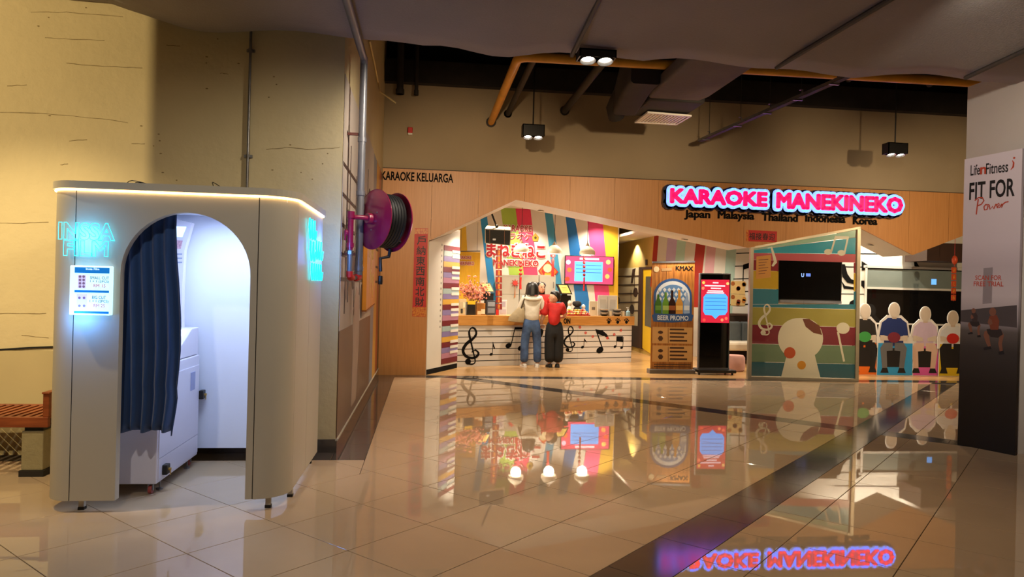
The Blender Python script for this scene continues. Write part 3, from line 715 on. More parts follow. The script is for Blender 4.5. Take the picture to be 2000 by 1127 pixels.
for x, y in ((-2.145, 4.86), (-.996, 4.86), (-.92, 6.03), (-2.3, 6.03), (-.90, 5.1), (-2.3, 5.1)):
    lg = build('leg', MB().box(x - .016, x + .016, y - .016, y + .016, .018, BZ0 + .01), M_booth, pb)
    build('foot', MB().box(x - .019, x + .019, y - .019, y + .019, 0, .018), M_lampb, lg)
# neon
M_cy = glow('#14dcf0', 3.6)
ne = pb
def neon(word, box, parent, fr_):
    a0, a1, h0, h1 = fr_.box4(*box)
    bv, _ = text_raw(word, 0, 0, 'BOTH', 0); x0 = min(p.x for p in bv); x1 = max(p.x for p in bv); y0 = min(p.y for p in bv); y1 = max(p.y for p in bv)
    sx = (a1 - a0) / (x1 - x0); sy = (h1 - h0) / (y1 - y0)
    v, f = text_raw(word, .0105, .032, 'NONE', 0)
    return MB().add([fr_.w(a0 + (p.x - x0) * sx, h0 + (p.y - y0) * sy, .022 + p.z * sy) for p in v], f)
build('neon_word', neon('INSSA', (119, 437, 225, 468), ne, bf), M_cy, pb, label='cyan neon tube lettering')
build('neon_word', neon('FILM', (129, 472, 213, 499), ne, bf), M_cy, pb, label='cyan neon tube lettering')
bs = Fr((BX1, 0), (0, 1))
def squig(y0, y1, z0, z1, n, amp):
    p = []
    for k in range(n * 10 + 1):
        t = k / (n * 10); p.append(bs.w(y0 + (y1 - y0) * t + .018 * math.sin(2 * math.pi * t * n + 1.2), (z0 + z1) / 2 + (z1 - z0) / 2 * math.sin(2 * math.pi * t * n) * amp, .022))
    return MB().tube(p, .0065, 6)
for y0, y1, z0, z1, n in ((5.28, 5.62, 1.80, 1.95, 3), (5.34, 5.60, 1.64, 1.79, 2), (5.62, 5.98, 1.66, 1.81, 3), (5.42, 5.98, 1.50, 1.63, 5)):
    build('neon_script', squig(y0, y1, z0, z1, n, 1), M_cy, pb, label='cyan neon tube script')
light('POINT', 'neon_light', (BX1 + .09, 5.98, 1.75), 13, (.08, .30, 1), None, .12)
light('POINT', 'neon_light', (-2.12, BY0 - .06, 1.72), 4, (.08, .45, 1), None, .1)
light('POINT', 'neon_light', (-2.14, BY0 - .09, 1.24), 5, (.10, .35, 1), None, .1)
# price light box
pbx = build('price_light_box', bf.bx(143, 519.5, 222, 615, .001, .05), mat('lightbox_white', '#e8f6ff', .3, emit='#a6e4ff', es=1.3), pb, bevel=.006)
ff_ = Fr((0, BY0 - .051), (1, 0)); M_pblue = glow('#1070b8', .7); M_pteal = glow('#1f7390', .3); M_pred = glow('#c05a78', .4); M_ptxt = glow('#35555f', .2); M_pw = glow('#d9f4ff', 1.1)
fx = lambda q: (q - 143) / 79 * 79 + 143
for b in ((146, 522.5, 214, 533.5), (145.5, 567, 213, 571.5), (144.5, 608, 212.5, 612.5)): build('blue_bar', ff_.bx(*b, 0, .001), M_pblue, pbx)
for w, b, m in (('Inssa Film', (168, 523.5, 194, 527.5), M_pw), ('SMALL CUT', (176, 540, 213, 545.5), M_ptxt), ('1 + 1 (2PCS)', (176, 547.5, 213, 553), M_ptxt), ('RM 15', (183, 555, 206, 561.5), M_pred),
                ('BIG CUT', (180, 578, 207, 584), M_ptxt), ('1 + 1 (2PCS)', (175.5, 586, 212, 592), M_ptxt), ('RM 25', (183, 594, 205, 600), M_pred)):
    build('print_text', text_on(ff_, w, b, .001, .0006, bold=.01), m, pbx)
for (x0, y0, x1, y1) in ((152, 537, 168, 563), (149.5, 574, 170, 605)):
    build('photo_strip', ff_.bx(x0, y0, x1, y1, 0, .0008), glow('#cbbfe0', .7), pbx)
    for r in range(4 if x0 == 152 else 2):
        for c in range(2):
            n_ = 4 if x0 == 152 else 2
            build('thumbnail', ff_.disc(x0 + (x1 - x0) * (.28 + .44 * c), y0 + (y1 - y0) * (r + .5) / n_, .008, .0008, .0014, n=10), glow('#8f6f86', .3), pbx)
# lamp inside
il = build('ceiling_panel', MB().box(BX0 + T, BX1 - T, BY0 + .07, BY1 - .045, BZ1 - .03, BZ1 - .01), M_in, pb)
build('lamp_panel', MB().box(-1.95, -1.25, 5.15, 5.75, BZ1 - .04, BZ1 - .03), glow('#cfe0ff', 1.6), il)
light('AREA', 'booth_lamp', (-1.55, 5.45, BZ1 - .06), 16, (.58, .73, 1), (-1.55, 5.45, 0), .55)
# cables on the roof
for k, (x, w, h) in enumerate(((-2.05, .28, .03), (-1.98, .2, .02), (-1.45, .08, .04))):
    build('roof_cable', MB().tube([(x + w * t, 4.95 + .05 * math.sin(9 * t), BZ1 + .052 + h * math.sin(math.pi * t)) for t in [q / 12 for q in range(13)]], .003, 5), M_lampb, pb)
build('roof_plug', MB().box(-1.49, -1.43, 4.93, 4.97, BZ1 + .05, BZ1 + .07), M_lampb, pb)
# curtain
M_cur = mat('navy_curtain', '#1d4680', .75, noise=(5, .15), sheen=.3)
cvb = MB(); NU, NV = 72, 24; Yc = 4.93
def redge(y):
    ks = [(400, 347), (440, 345), (500, 347), (560, 352), (620, 355), (680, 354), (720, 350), (760, 345), (770, 347), (800, 343), (850, 334)]
    for (ya, xa), (yb, xb) in zip(ks, ks[1:]):
        if y <= yb: return xa + (xb - xa) * max(0, (y - ya)) / (yb - ya)
    return ks[-1][1]
vv = []
for j in range(NV + 1):
    for i in range(NU + 1):
        u = i / NU; ybot = 838 + 6 * abs(math.sin(u * 9)) + (12 if u > .96 else 0); y = 405 + (ybot - 405) * j / NV
        x = 222 + (redge(y) - 222) * u; p = AY(x, y, Yc)
        amp = .012 + .020 * j / NV
        p.y = Yc + amp * math.sin(u * 2 * math.pi * 5.5 + .6 * math.sin(j * .2)) ; vv.append(p)
cvb.add(vv, [(j * (NU + 1) + i, j * (NU + 1) + i + 1, (j + 1) * (NU + 1) + i + 1, (j + 1) * (NU + 1) + i) for j in range(NV) for i in range(NU)])
cur = thing('booth_curtain', 'navy blue pleated curtain hanging in the left half of the booth doorway', 'curtain', (-1.75, Yc, .5))
cl_ = build('cloth', cvb, M_cur, cur, smooth=True); sd = cl_.modifiers.new('s', 'SOLIDIFY'); sd.thickness = .004
build('rail', MB().tube([(BX0 + .08, Yc, 1.93), (BX1 - .08, Yc, 1.93)], .009, 8), M_steel, cur)
# photo machine inside
M_mach = mat('machine_white', '#d9d4e0', .35, noise=(2, .03)); M_scr = glow('#dfe9ff', 1.6)
mc = thing('photo_machine', 'white wheeled photo machine standing inside the booth behind the curtain', 'machine', (-2.05, 5.6, 0))
body = build('body', MB().box(-2.28, -1.80, 5.15, 6.03, .075, .88), M_mach, mc, bevel=.008)
build('lower_door', MB().box(-1.80, -1.794, 5.17, 6.01, .10, .24), M_mach, mc)
build('service_door', MB().box(-1.80, -1.794, 5.17, 6.01, .247, .80), M_mach, mc)
build('console', MB().prism([Vector((-2.26, 5.5, .885)), Vector((-2.26, 6.02, .885)), Vector((-2.26, 6.02, 1.10)), Vector((-2.26, 5.86, 1.10)), Vector((-2.26, 5.5, .93))], [Vector((-1.81, 5.5, .885)), Vector((-1.81, 6.02, .885)), Vector((-1.81, 6.02, 1.10)), Vector((-1.81, 5.86, 1.10)), Vector((-1.81, 5.5, .93))]), M_mach, mc, bevel=.006)
build('screen', MB().prism([Vector((-2.22, 5.54, .953)), Vector((-1.85, 5.54, .953)), Vector((-1.85, 5.82, 1.087)), Vector((-2.22, 5.82, 1.087))], [Vector((-2.22, 5.537, .957)), Vector((-1.85, 5.537, .957)), Vector((-1.85, 5.817, 1.091)), Vector((-2.22, 5.817, 1.091))]), M_scr, mc)
build('label_plate', MB().box(-1.794, -1.790, 5.80, 5.90, .62, .76), mat('label_lilac', '#9aa0c8', .4, noise=(5, .1)), mc)
for y, z in ((6.05, .555), (5.27, .15)):
    lk = build('lock', MB().box(-1.797, -1.762, y - .035, y + .035, z - .035, z + .035), M_lampb, mc, bevel=.006)
    build('key', MB().tube([(-1.762, y, z), (-1.745, y, z)], .010, 8).box(-1.752, -1.748, y - .008, y + .008, z - .04, z), mat('brass', '#c8a45a', .3, metal=.8), lk)
for x, y in ((-1.85, 5.19), (-2.2, 5.2), (-1.85, 5.98), (-2.2, 5.98)):
    ct = build('caster', MB().lathe([(.006, -.011), (.028, -.011), (.030, 0), (.028, .011), (.006, .011)], (x, y, .03), 14, (1, 0, 0)), mat('caster_red', '#a8473f', .4, noise=(9, .1)), mc, smooth=True)
    build('fork', MB().box(x - .018, x - .013, y - .012, y + .012, .025, .078).box(x + .013, x + .018, y - .012, y + .012, .025, .078), M_tray, ct)
for x, y in ((-1.83, 5.30), (-1.83, 5.88)):
    build('levelling_foot', MB().lathe([(.022, 0), (.022, .01), (.006, .014), (.006, .078)], (x, y, 0), 10), M_tray, mc)
up = thing('camera_panel', 'white camera panel with small bright screen high inside the booth', 'camera panel', (-2.0, 5.95, 1.3))
pf = Fr((-2.12, 6.06), (.92, -.39))
pl = [Vector(pf.w(*pf.px(x, y), 0)) for x, y in ((342, 428), (375, 437), (360, 500), (357, 640), (342, 640))]
build('housing', pf.pp([(300, 420), (346, 428), (375, 436), (360, 490), (356, 560), (355, 650), (300, 650)], -.03, 0), M_mach, up)
build('screen', pf.pp([(300, 440), (364, 443), (356, 463), (300, 460)], .0, .003), glow('#a8dcff', 2.0), up)
build('notice', pf.pp([(330, 468), (357, 470), (353, 486), (330, 486)], .0, .002), mat('notice_pink', '#d8a8b8', .5, noise=(60, .4)), up)
for y in (495, 503, 511): build('print_line', pf.pp([(346, y), (356, y), (355.7, y + 3), (346, y + 3)], 0, .002), flat('#9aa0b8'), up)

# ================================================================== BENCH
M_bw = mat('bench_wood', '#a2552a', .45, noise=(3, .25), stretch=(1, 1, 8), col2='#7f3d1c'); M_stone = mat('bench_stone', '#a89c74', .8, noise=(9, .15), bump=(40, .2))
bn = thing('slatted_bench', 'reddish wooden slatted bench on stone block beside the booth', 'bench', (-3.4, 5.92, 0))
bz = .44
build('front_rail', MB().box(-4.4, -2.742, 5.64, 5.68, bz - .075, bz), M_bw, bn, bevel=.004)
build('back_rail', MB().box(-4.4, -2.742, 6.20, 6.24, bz - .075, bz), M_bw, bn, bevel=.004)
for k in range(26):
    x = -4.36 + k * .062
    build('slat', MB().box(x, x + .034, 5.68, 6.20, bz - .025, bz - .002), M_bw, bn)
build('end_post', MB().box(-2.785, -2.742, 5.65, 5.69, bz, bz + .17), M_bw, bn, bevel=.004)
build('end_post', MB().box(-2.785, -2.742, 6.19, 6.23, bz, bz + .17), M_bw, bn, bevel=.004)
build('arm_rail', MB().box(-2.79, -2.737, 5.64, 6.24, bz + .17, bz + .185), M_bw, bn, bevel=.004)
for x in (-2.93, -4.1):
    build('stone_leg', MB().box(x, x + .15, 5.66, 6.2, .045, .335), M_stone, bn, bevel=.006)
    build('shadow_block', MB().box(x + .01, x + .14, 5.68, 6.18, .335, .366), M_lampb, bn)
    build('plinth', MB().box(x - .01, x + .16, 5.65, 6.2, 0, .045), mat('plinth_dark', '#2b2620', .7, noise=(5, .2)), bn)

# ================================================================== PILLAR AND FITNESS BOARD
M_pil = mat('pillar_white', '#d2cbc6', .6, noise=(2, .05))
structure(build('wall_column', MB().box(5.70, 6.55, 6.28, 7.05, 0, 3.75), M_pil))
fb = Fr((5.401, 6.699), (.203, -.488))
fbt = thing('fitness_board', 'tall upright fitness advertising board with black and red lettering by the white column', 'advertising board', (5.5, 6.45, 0))
M_pr = bpy.data.materials.new('fitness_print'); M_pr.use_nodes = True
nt = M_pr.node_tree; b = nt.nodes['Principled BSDF']; b.inputs['Roughness'].default_value = .35
tc = nt.nodes.new('ShaderNodeTexCoord'); sx = nt.nodes.new('ShaderNodeSeparateXYZ'); nt.links.new(tc.outputs['Object'], sx.inputs[0])
mr = nt.nodes.new('ShaderNodeMapRange'); mr.inputs['From Max'].default_value = 2.92; nt.links.new(sx.outputs['Z'], mr.inputs[0])
rp_ = nt.nodes.new('ShaderNodeValToRGB'); nt.links.new(mr.outputs[0], rp_.inputs[0]); cr_ = rp_.color_ramp
cols = [(0, '#15110f'), (.22, '#231d1a'), (.34, '#3a3330'), (.40, '#5c534f'), (.415, '#7b7276'), (.44, '#9a9096'), (.52, '#c2b6bd'), (.62, '#b9acb6'), (.70, '#cabdc8'), (1, '#d5c9d4')]
while len(cr_.elements) < len(cols): cr_.elements.new(.5)
for e, (p_, c_) in zip(cr_.elements, cols): e.position = p_; e.color = (*lin(c_), 1)
nt.links.new(rp_.outputs[0], b.inputs['Base Color'])
a1 = fb.px(1982, 890)[0]
brd = build('board', fb.pr([(0, 0), (a1, 0), (a1, 2.93), (0, 2.90)], -.04, 0), M_pr, fbt)
M_bred = flat('#b8452c', .4); M_bk = flat('#1a1718', .4)
build('logo_word', text_on(fb, 'Life', (1896, 322, 1914, 342), .001, .0008, bold=.012), M_bk, fbt)
build('logo_letter', text_on(fb, 'n', (1915, 327, 1926, 339.5), .001, .0008, bold=.03), M_bred, fbt)
build('logo_word', text_on(fb, 'Fitness', (1926, 317, 1969, 338), .001, .0008, bold=.012), M_bk, fbt)
mk = fb.ribbon([(1974, 332), (1979, 326), (1980, 318), (1977, 313)], [.004, .016, .014, .004], .001, .0018); fb.disc(1981, 308.5, .010, .001, .0018, mk); build('logo_figure_mark', mk, M_bred, fbt)
build('headline', text_on(fb, 'FIT FOR', (1894, 353, 1981, 386), .001, .0008, bold=.022), M_bk, fbt)
pw = MB()
for st in ([(1907, 419), (1909, 402), (1911, 389)], [(1904, 392), (1911, 386), (1919, 386), (1922, 392), (1917, 399), (1910, 402)], [(1926, 399), (1922, 404), (1923, 410), (1928, 409), (1930, 403), (1926, 399), (1932, 400)],
           [(1932, 400), (1934, 409), (1939, 403), (1941, 408), (1946, 398)], [(1947, 405), (1952, 401), (1951, 397), (1947, 400), (1948, 406), (1953, 405), (1957, 398)], [(1957, 398), (1957, 406), (1959, 399), (1964, 395), (1970, 394)]):
    fb.ribbon(st, .012, .0019, .0026, pw)
build('script_word', pw, M_bred, fbt, label='red handwritten word')
build('caption', text_on(fb, 'SCAN FOR', (1905, 538, 1956, 547), .001, .0008, bold=.012), M_bred, fbt)
build('caption', text_on(fb, 'FREE TRIAL', (1902, 550, 1960, 559), .001, .0008, bold=.012), M_bred, fbt)
build('printed_blind', fb.pp([(1921, 524), (1939, 522), (1937, 592), (1919, 594)], 0, .0008), flat('#8d838b'), fbt)
build('printed_bench', fb.pp([(1877, 606), (1986, 596), (1986, 640), (1876, 628)], 0, .0007), flat('#4a4244'), fbt)
M_sk = flat('#7d4f3c'); M_sh = flat('#2c2220'); M_rust = flat('#7a3a22')
def squat(cx, cy, s, m_top):
    P = lambda q: [(cx + x * s, cy + y * s) for x, y in q]
    build('printed_leg', fb.pp(P([(-10, 18), (-18, 20), (-20, 28), (-14, 45), (-10, 52), (-5, 52), (-8, 36), (-9, 28)]), .0008, .0014), M_sk, fbt)
    build('printed_leg', fb.pp(P([(8, 22), (16, 20), (20, 28), (16, 44), (18, 60), (12, 60), (9, 44), (11, 32)]), .0008, .0014), M_sk, fbt)
    build('printed_shorts', fb.pp(P([(-14, 16), (2, 14), (14, 16), (18, 26), (8, 33), (-6, 31), (-12, 24)]), .0014, .002), M_sh, fbt)
    build('printed_torso', fb.pp(P([(-8, -10), (6, -12), (11, 0), (9, 17), (-6, 17), (-10, 2)]), .0014, .0021), m_top, fbt)
    build('printed_arm', fb.pp(P([(-9, -6), (-4, -2), (-2, 5), (-8, 9), (-12, 3)]), .0021, .0026), M_sk, fbt)
    build('printed_head', fb.disc(cx - 2 * s, cy - 18 * s, .032 * s, .0021, .0026, n=14, ry=.042 * s), M_sk, fbt)
    build('printed_shoe', fb.pp(P([(-20, 52), (-6, 49), (-4, 55), (-19, 57)]), .0014, .002), M_bk, fbt)
    build('printed_shoe', fb.pp(P([(9, 60), (19, 58), (21, 65), (10, 66)]), .0014, .002), M_bk, fbt)
squat(1941, 627, 1.0, M_rust); squat(1903, 618, .62, flat('#3a2c2a'))
# ================================================================== SHOP INTERIOR SHELL
YB = 16.5
bw = Fr((0, YB), (1, 0))
XE = AY(1208, 500, YB).x
wb = structure(build('wall_shop_back', MB().box(.3, XE, YB, YB + .3, 0, 3.32), M_white))
structure(build('wall_shop_left', MB().box(.2, .35, 13.1, YB, 0, 3.32), M_white))
def stripe(fr, wall, c, xt0, xt1, yt, xb0, xb1, yb, k=0, d=.004):
    build('colour_stripe', fr.pp([(xt0, yt), (xt1, yt), (xb1, yb), (xb0, yb)], 0, d), flat(c, .5), wall)
for c, a0, a1, b0, b1, yt, yb in (('#e3bb2c', 893, 909, 893, 921, 425, 640), ('#1f8ccf', 936.5, 950, 963, 977, 412, 640), ('#a2c04a', 977, 1006, 1008, 1036, 400, 640), ('#e03a63', 1006, 1035, 1036, 1062, 400, 640),
                              ('#3f93b8', 1062, 1077, 1092, 1108, 400, 640), ('#1a72bb', 1102, 1118, 1130, 1160, 400, 640), ('#ea4a86', 1144, 1174, 1168, 1196, 400, 640), ('#e0b52e', 1174, 1207, 1196, 1207, 400, 640)):
    stripe(bw, wb, c, a0, a1, yt, b0, b1, yb)
# olive corridor wall, running away from us
YN = 15.9
XC = AY(1276.5, 500, YN).x
cw = structure(build('wall_corridor', MB().box(XC, XC + .2, YN, 19.2, 0, 3.3), mat('olive_wall', '#b79a4c', .7, noise=(2, .06))))
structure(build('wall_corridor_end', MB().box(3.6, XC + .2, 19.2, 19.4, 0, 3.3), M_white))
structure(build('ceiling_corridor', MB().box(XE + .01, XC, YB - 1.6, 19.2, 2.74, 2.80), M_ceil))
fc = Fr((XC, 0), (0, -1))
M_cream = mat('cream_mural', '#cdbd98', .6, noise=(2, .05)); M_brown = mat('dark_brown', '#3c2418', .5, noise=(3, .15))
build('cream_panel', fc.pp([(1207, 524), (1251.5, 522.5), (1249, 637), (1206, 632)], 0, .006), M_cream, cw)
build('wainscot', fc.pp([(1207, 633), (1249.5, 637), (1248, 680), (1206, 668)], 0, .012), M_brown, cw)
for k in range(5):
    y = 539 + 17 * k; build('staff_line', fc.ribbon([(1207, y + 1), (1251, y)], .03, .006, .010), M_brown, cw)
for x, y, r in ((1242, 571, .12), (1235, 604, .12), (1208, 587, .10)):
    build('note_head', fc.disc(x, y, r * 1.6, .006, .012, ry=r), M_brown, cw); build('note_stem', fc.ribbon([(x - 2, y), (x - 2, y - 38)], .03, .006, .012), M_brown, cw)
build('note_flag', fc.pp([(1242, 524), (1236, 526), (1233, 553), (1236, 553)], .006, .012), M_brown, cw)
dr = structure(build('door_1', fc.pp([(1259, 526), (1276, 525), (1275, 692), (1257, 680)], 0, .03), mat('yellow_door', '#d8b21c', .4, noise=(2, .06))))
build('door_frame', fc.pp([(1251.5, 522), (1276.4, 521), (1276.4, 526), (1259, 526.5), (1256.5, 682), (1248.5, 678)], 0, .05), M_brown, dr)
build('door_glass', fc.pp([(1264, 540), (1275, 540), (1274, 640), (1262, 636)], .03, .034), mat('dim_glass', '#57564a', .15, noise=(3, .2)), dr)
ex = build('door_sign', fc.pp([(1261, 507), (1265, 507), (1265, 518), (1261, 518)], 0, .01), M_brown, None); tag(ex, 'tiny brown sign on the olive wall above the yellow door', 'sign')
# second striped wall behind the sofa
s2 = Fr((0, YN), (1, 0))
ws = structure(build('wall_lounge', MB().box(XC + .2, 11.4, YN, YN + .2, 0, 3.32), M_white))
build('end_face', MB().box(XC, XC + .2, YN - .003, YN, 0, 3.32), M_white, ws)
for c, a0, a1, b0, b1, yt, yb in (('#a83226', 1279, 1288, 1270, 1279, 440, 560), ('#c9b3d8', 1306, 1325, 1296, 1314, 440, 560), ('#b9ddd0', 1325, 1342, 1314, 1332, 440, 560), ('#b3301f', 1363, 1382, 1346, 1364, 440, 600),
                              ('#dcaab0', 1384, 1402, 1366, 1384, 440, 640), ('#a9c4b8', 1422, 1441, 1408, 1428, 440, 640)):
    stripe(s2, ws, c, a0, a1, yt, b0, b1, yb)
for k in range(6): build('staff_line', s2.ribbon([(1438 - k * 3, 495 + k * 25), (1466, 494 + k * 25)], .022, .003, .006), M_brown if k < 0 else M_letter, ws)
build('note_flag', s2.pp([(1451, 517), (1464, 513), (1464, 523), (1451, 527)], .003, .008), M_letter, ws)
build('note_stem', s2.ribbon([(1452, 520), (1451, 550)], .02, .003, .008), M_letter, ws)
# partition and window wall on the right
YR = 13.5
r3 = Fr((0, YR), (1, 0))
XR = AY(1506, 500, YR).x
wr = structure(build('wall_window', MB().box(XR, 11.4, YR, YR + .15, 0, 3.32), M_white))
for a in ([(1683, 510), (1700, 521), (1706, 527), (1683, 528)], [(1784, 505), (1786, 520), (1796, 522), (1790, 512), (1788, 504)], [(1643, 516), (1650, 516), (1655, 535), (1662, 545), (1672, 549), (1672, 556), (1655, 552), (1645, 540)], [(1643, 548), (1650, 558), (1672, 562), (1672, 566), (1648, 564)], [(1660, 589), (1672, 583), (1672, 596), (1658, 596)], [(1682, 548), (1688, 548), (1688, 564), (1682, 558)]):
    build('note_shape', r3.pp(a, 0, .006), M_letter, wr)
for y in (496, 522, 575): build('staff_line', r3.ribbon([(1640, y - 1), (1880, y + 2)], .018, 0, .004), M_letter, wr)
wn = structure(build('window_1', r3.bx(1690, 526, 1900, 745, .002, .006), mat('window_dark', '#14110f', .06, noise=(2, .3))))
M_frame = mat('white_frame', '#d8d4ca', .4, noise=(3, .04))
build('frosted_band', r3.bx(1691, 528, 1900, 563, .008, .012), mat('frosted', '#7f8a84', .3, noise=(2, .12)), wn)
for q in ((1686, 521, 1900, 526), (1686, 521, 1690, 745), (1691, 563, 1900, 567), (1691, 632, 1900, 635)): build('window_frame', r3.bx(*q, .002, .03), M_frame, wn)
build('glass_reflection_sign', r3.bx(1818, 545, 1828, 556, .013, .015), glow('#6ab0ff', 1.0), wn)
dbx = structure(build('ceiling_box', MB().box(9.55, 10.6, 12.76, 13.4, 2.2, 2.55), M_brown)); dbx.name = 'trim_2'

# ---- piano wall
PA = Vector((.03, 11.965)); PBt = G(892, 718.5); PB = Vector((PBt.x, PBt.y))
pf2 = Fr(PA, PB - PA); PL = (PB - PA).length
pw_ = structure(build('wall_piano', pf2.pr([(0, 0), (PL, 0), (PL, prof_z(PB.x) - .004), (0, 2.215)], -.08, 0), M_white))
build('plinth', pf2.pr([(0, 0), (PL, 0), (PL, .085), (0, .085)], 0, .006), M_letter, pw_)
KC = ['#6e1322', '#9fb3b0', '#8577a8', '#d3a33c', '#6e1322', '#8577a8', '#b07a92', '#6e1322', '#9fb3b0', '#8577a8', '#d3a33c', '#6e1322', '#8577a8', '#b07a92', '#6e1322', '#9fb3b0', '#8577a8', '#d3a33c', '#6e1322', '#8577a8', '#b07a92', '#6e1322']
ka0 = pf2.px(864, 600)[0]; kz1 = 2.19; kz0 = .12
for k, c in enumerate(KC):
    z1 = kz1 - (kz1 - kz0) * k / len(KC); z0 = kz1 - (kz1 - kz0) * (k + 1) / len(KC)
    build('piano_key', pf2.pr([(ka0, z0 + .003), (PL - .003, z0 + .003), (PL - .003, z1), (ka0, z1)], .001, .008), flat(c, .45), pw_)
    if k % 7 not in (2, 6) and k < 21:
        zm = z0; build('white_key_end', pf2.pr([(ka0 + (PL - ka0) * .5, zm - .024), (PL - .003, zm - .024), (PL - .003, zm + .024), (ka0 + (PL - ka0) * .5, zm + .024)], .008, .014), M_white, pw_)
    if k < 16: build('height_mark', pf2.pr([(ka0 - .09, z1 - .02), (ka0 - .06, z1 - .02), (ka0 - .06, z1 + .015), (ka0 - .09, z1 + .015)], .001, .003), flat('#8d8780'), pw_)
def clef(fr, cx, cy, hpx, m, parent, wid=.03, name='treble_clef', d0=.001, d1=.004):
    U = [(.0, .30), (.10, .36), (.19, .28), (.14, .18), (.0, .14), (-.17, .20), (-.24, .36), (-.14, .54), (.04, .68), (.13, .82), (.09, .95), (.0, .98), (-.07, .86), (-.02, .6), (.06, .25), (.10, .04), (.03, -.03), (-.08, -.02), (-.12, .04)]
    W = [.4, .7, 1, 1, 1, 1.2, 1.3, 1.3, 1.0, .9, .8, .6, .9, .7, .6, .5, .6, .8, .6]
    P = []
    for i in range(len(U) - 1):
        for t in (0, .33, .66):
            u0 = U[max(i - 1, 0)]; u1 = U[i]; u2 = U[i + 1]; u3 = U[min(i + 2, len(U) - 1)]
            q = [.5 * ((2 * u1[j]) + (-u0[j] + u2[j]) * t + (2 * u0[j] - 5 * u1[j] + 4 * u2[j] - u3[j]) * t * t + (-u0[j] + 3 * u1[j] - 3 * u2[j] + u3[j]) * t ** 3) for j in (0, 1)]
            P.append((cx + q[0] * hpx, cy + hpx * .5 - q[1] * hpx, W[i] * wid))
    mb = fr.ribbon([(p[0], p[1]) for p in P], [p[2] for p in P], d0, d1)
    a, h = fr.px(cx - .12 * hpx, cy + hpx * .46); fr.disc(cx - .10 * hpx, cy + hpx * .46, wid * 1.3, d0, d1, mb)
    return build(name, mb, m, parent)
def note(fr, hx, hy, rpx, stem, m, parent, flag=None, lean=0, name='music_note', rot=.35, d0=.001, d1=.004):
    a0 = fr.px(hx, hy)[0]; a1 = fr.px(hx + rpx, hy)[0]; r = a1 - a0
    mb = fr.disc(hx, hy, r, d0, d1, ry=r * .72, rot=rot)
    sx_ = hx + rpx * .85; fr.ribbon([(sx_, hy - 1), (sx_ + lean, hy - stem)], r * .28, d0, d1, mb)
    if flag: fr.pp([(sx_ + lean + x, hy - stem + y) for x, y in flag], d0, d1, mb)
    return build(name, mb, m, parent)

# ---- reception counter
c0_ = G(889, 716.6); c1_ = G(1232.5, 707)
cf = Fr((c0_.x, c0_.y), (c1_.x - c0_.x, c1_.y - c0_.y)); CL = (Vector((c1_.x, c1_.y)) - Vector((c0_.x, c0_.y))).length; CT = .945; CB = .765
ct_ = thing('reception_counter', 'long white reception counter with black music notes and wooden top band', 'counter', (c0_.x + .5, c0_.y + .3, 0))
M_cw = mat('counter_white', '#cfcac2', .4, noise=(2, .04)); M_cwood = mat('counter_wood', '#c8914a', .4, noise=(3, .2), stretch=(1, 1, 10), col2='#b47c38')
np_ = 3
for k in range(np_):
    build('front_panel', cf.pr([(CL * k / np_ + .002, 0), (CL * (k + 1) / np_ - .002, 0), (CL * (k + 1) / np_ - .002, CB), (CL * k / np_ + .002, CB)], -.03, 0), M_cw, ct_)
build('end_panel', cf.pr([(CL - .03, 0), (CL, 0), (CL, CB), (CL - .03, CB)], -.6, -.031), M_cw, ct_)
build('wood_band', cf.pr([(-.02, CB), (CL + .04, CB), (CL + .04, CT), (-.02, CT)], -.05, .03), M_cwood, ct_)
build('worktop', cf.pr([(0, CT - .04), (CL + .03, CT - .04), (CL + .03, CT - .002), (0, CT - .002)], -.62, -.051), M_cwood, ct_)
for k in range(6):
    h = .66 - k * .112; build('staff_line', cf.pr([(0, h - .006), (CL, h - .006), (CL, h + .006), (0, h + .006)], .0005, .002), M_letter, ct_)
clef(cf, 921, 674, 70, M_letter, ct_, .045, d0=.002, d1=.005)
note(cf, 959, 692, 3.2, 24, M_letter, ct_, [(0, 0), (2.5, 8), (4, 12), (2, 14), (0, 8)], 1, d0=.002, d1=.005)
note(cf, 993, 675, 6, 36, M_letter, ct_, [(0, 0), (26, 0), (26, 4), (-1, 5)], 8, d0=.002, d1=.005); note(cf, 1017, 680, 6, 38, M_letter, ct_, None, 8, d0=.002, d1=.005)
clef(cf, 1113, 661, 48, M_letter, ct_, .03, d0=.002, d1=.005)
note(cf, 1137.5, 678, 3, 17, M_letter, ct_, [(0, 0), (3, 4), (6, 9), (3, 6), (0, 4)], 1, d0=.002, d1=.005)
note(cf, 1171.5, 684, 7, 41, M_letter, ct_, [(0, 0), (14, 3), (22, 10), (27, 20), (16, 13), (3, 9)], -14, d0=.002, d1=.005)
note(cf, 1201, 677, 2.8, 20, M_letter, ct_, [(0, 0), (12, 0), (12, 11), (0, 10)], 1, d0=.002, d1=.005); note(cf, 1214, 679, 2.8, 21, M_letter, ct_, None, 1, d0=.002, d1=.005)
for x, y in ((1132.5, 639), (1143.5, 650), (1157.5, 657), (1186, 660), (1199.5, 653), (1212.5, 645)):
    mb = MB()
    for k in range(5):
        t = k * 1.2566; fa, fh = cf.px(x, y); cf.pr([(fa + .018 * math.cos(t) + .013 * math.cos(u), fh + .018 * math.sin(t) + .013 * math.sin(u)) for u in [q * .785 for q in range(8)]], .005, .007 + k * .0002, mb)
    build('red_flower_sticker', mb, flat('#c0483a'), ct_)
cb2 = Fr(cf.O + cf.n * .0305, cf.u)
build('letters', text_on(cb2, 'ON', (1101, 622, 1113.5, 632), 0, .006, bold=.03), M_letter, ct_)
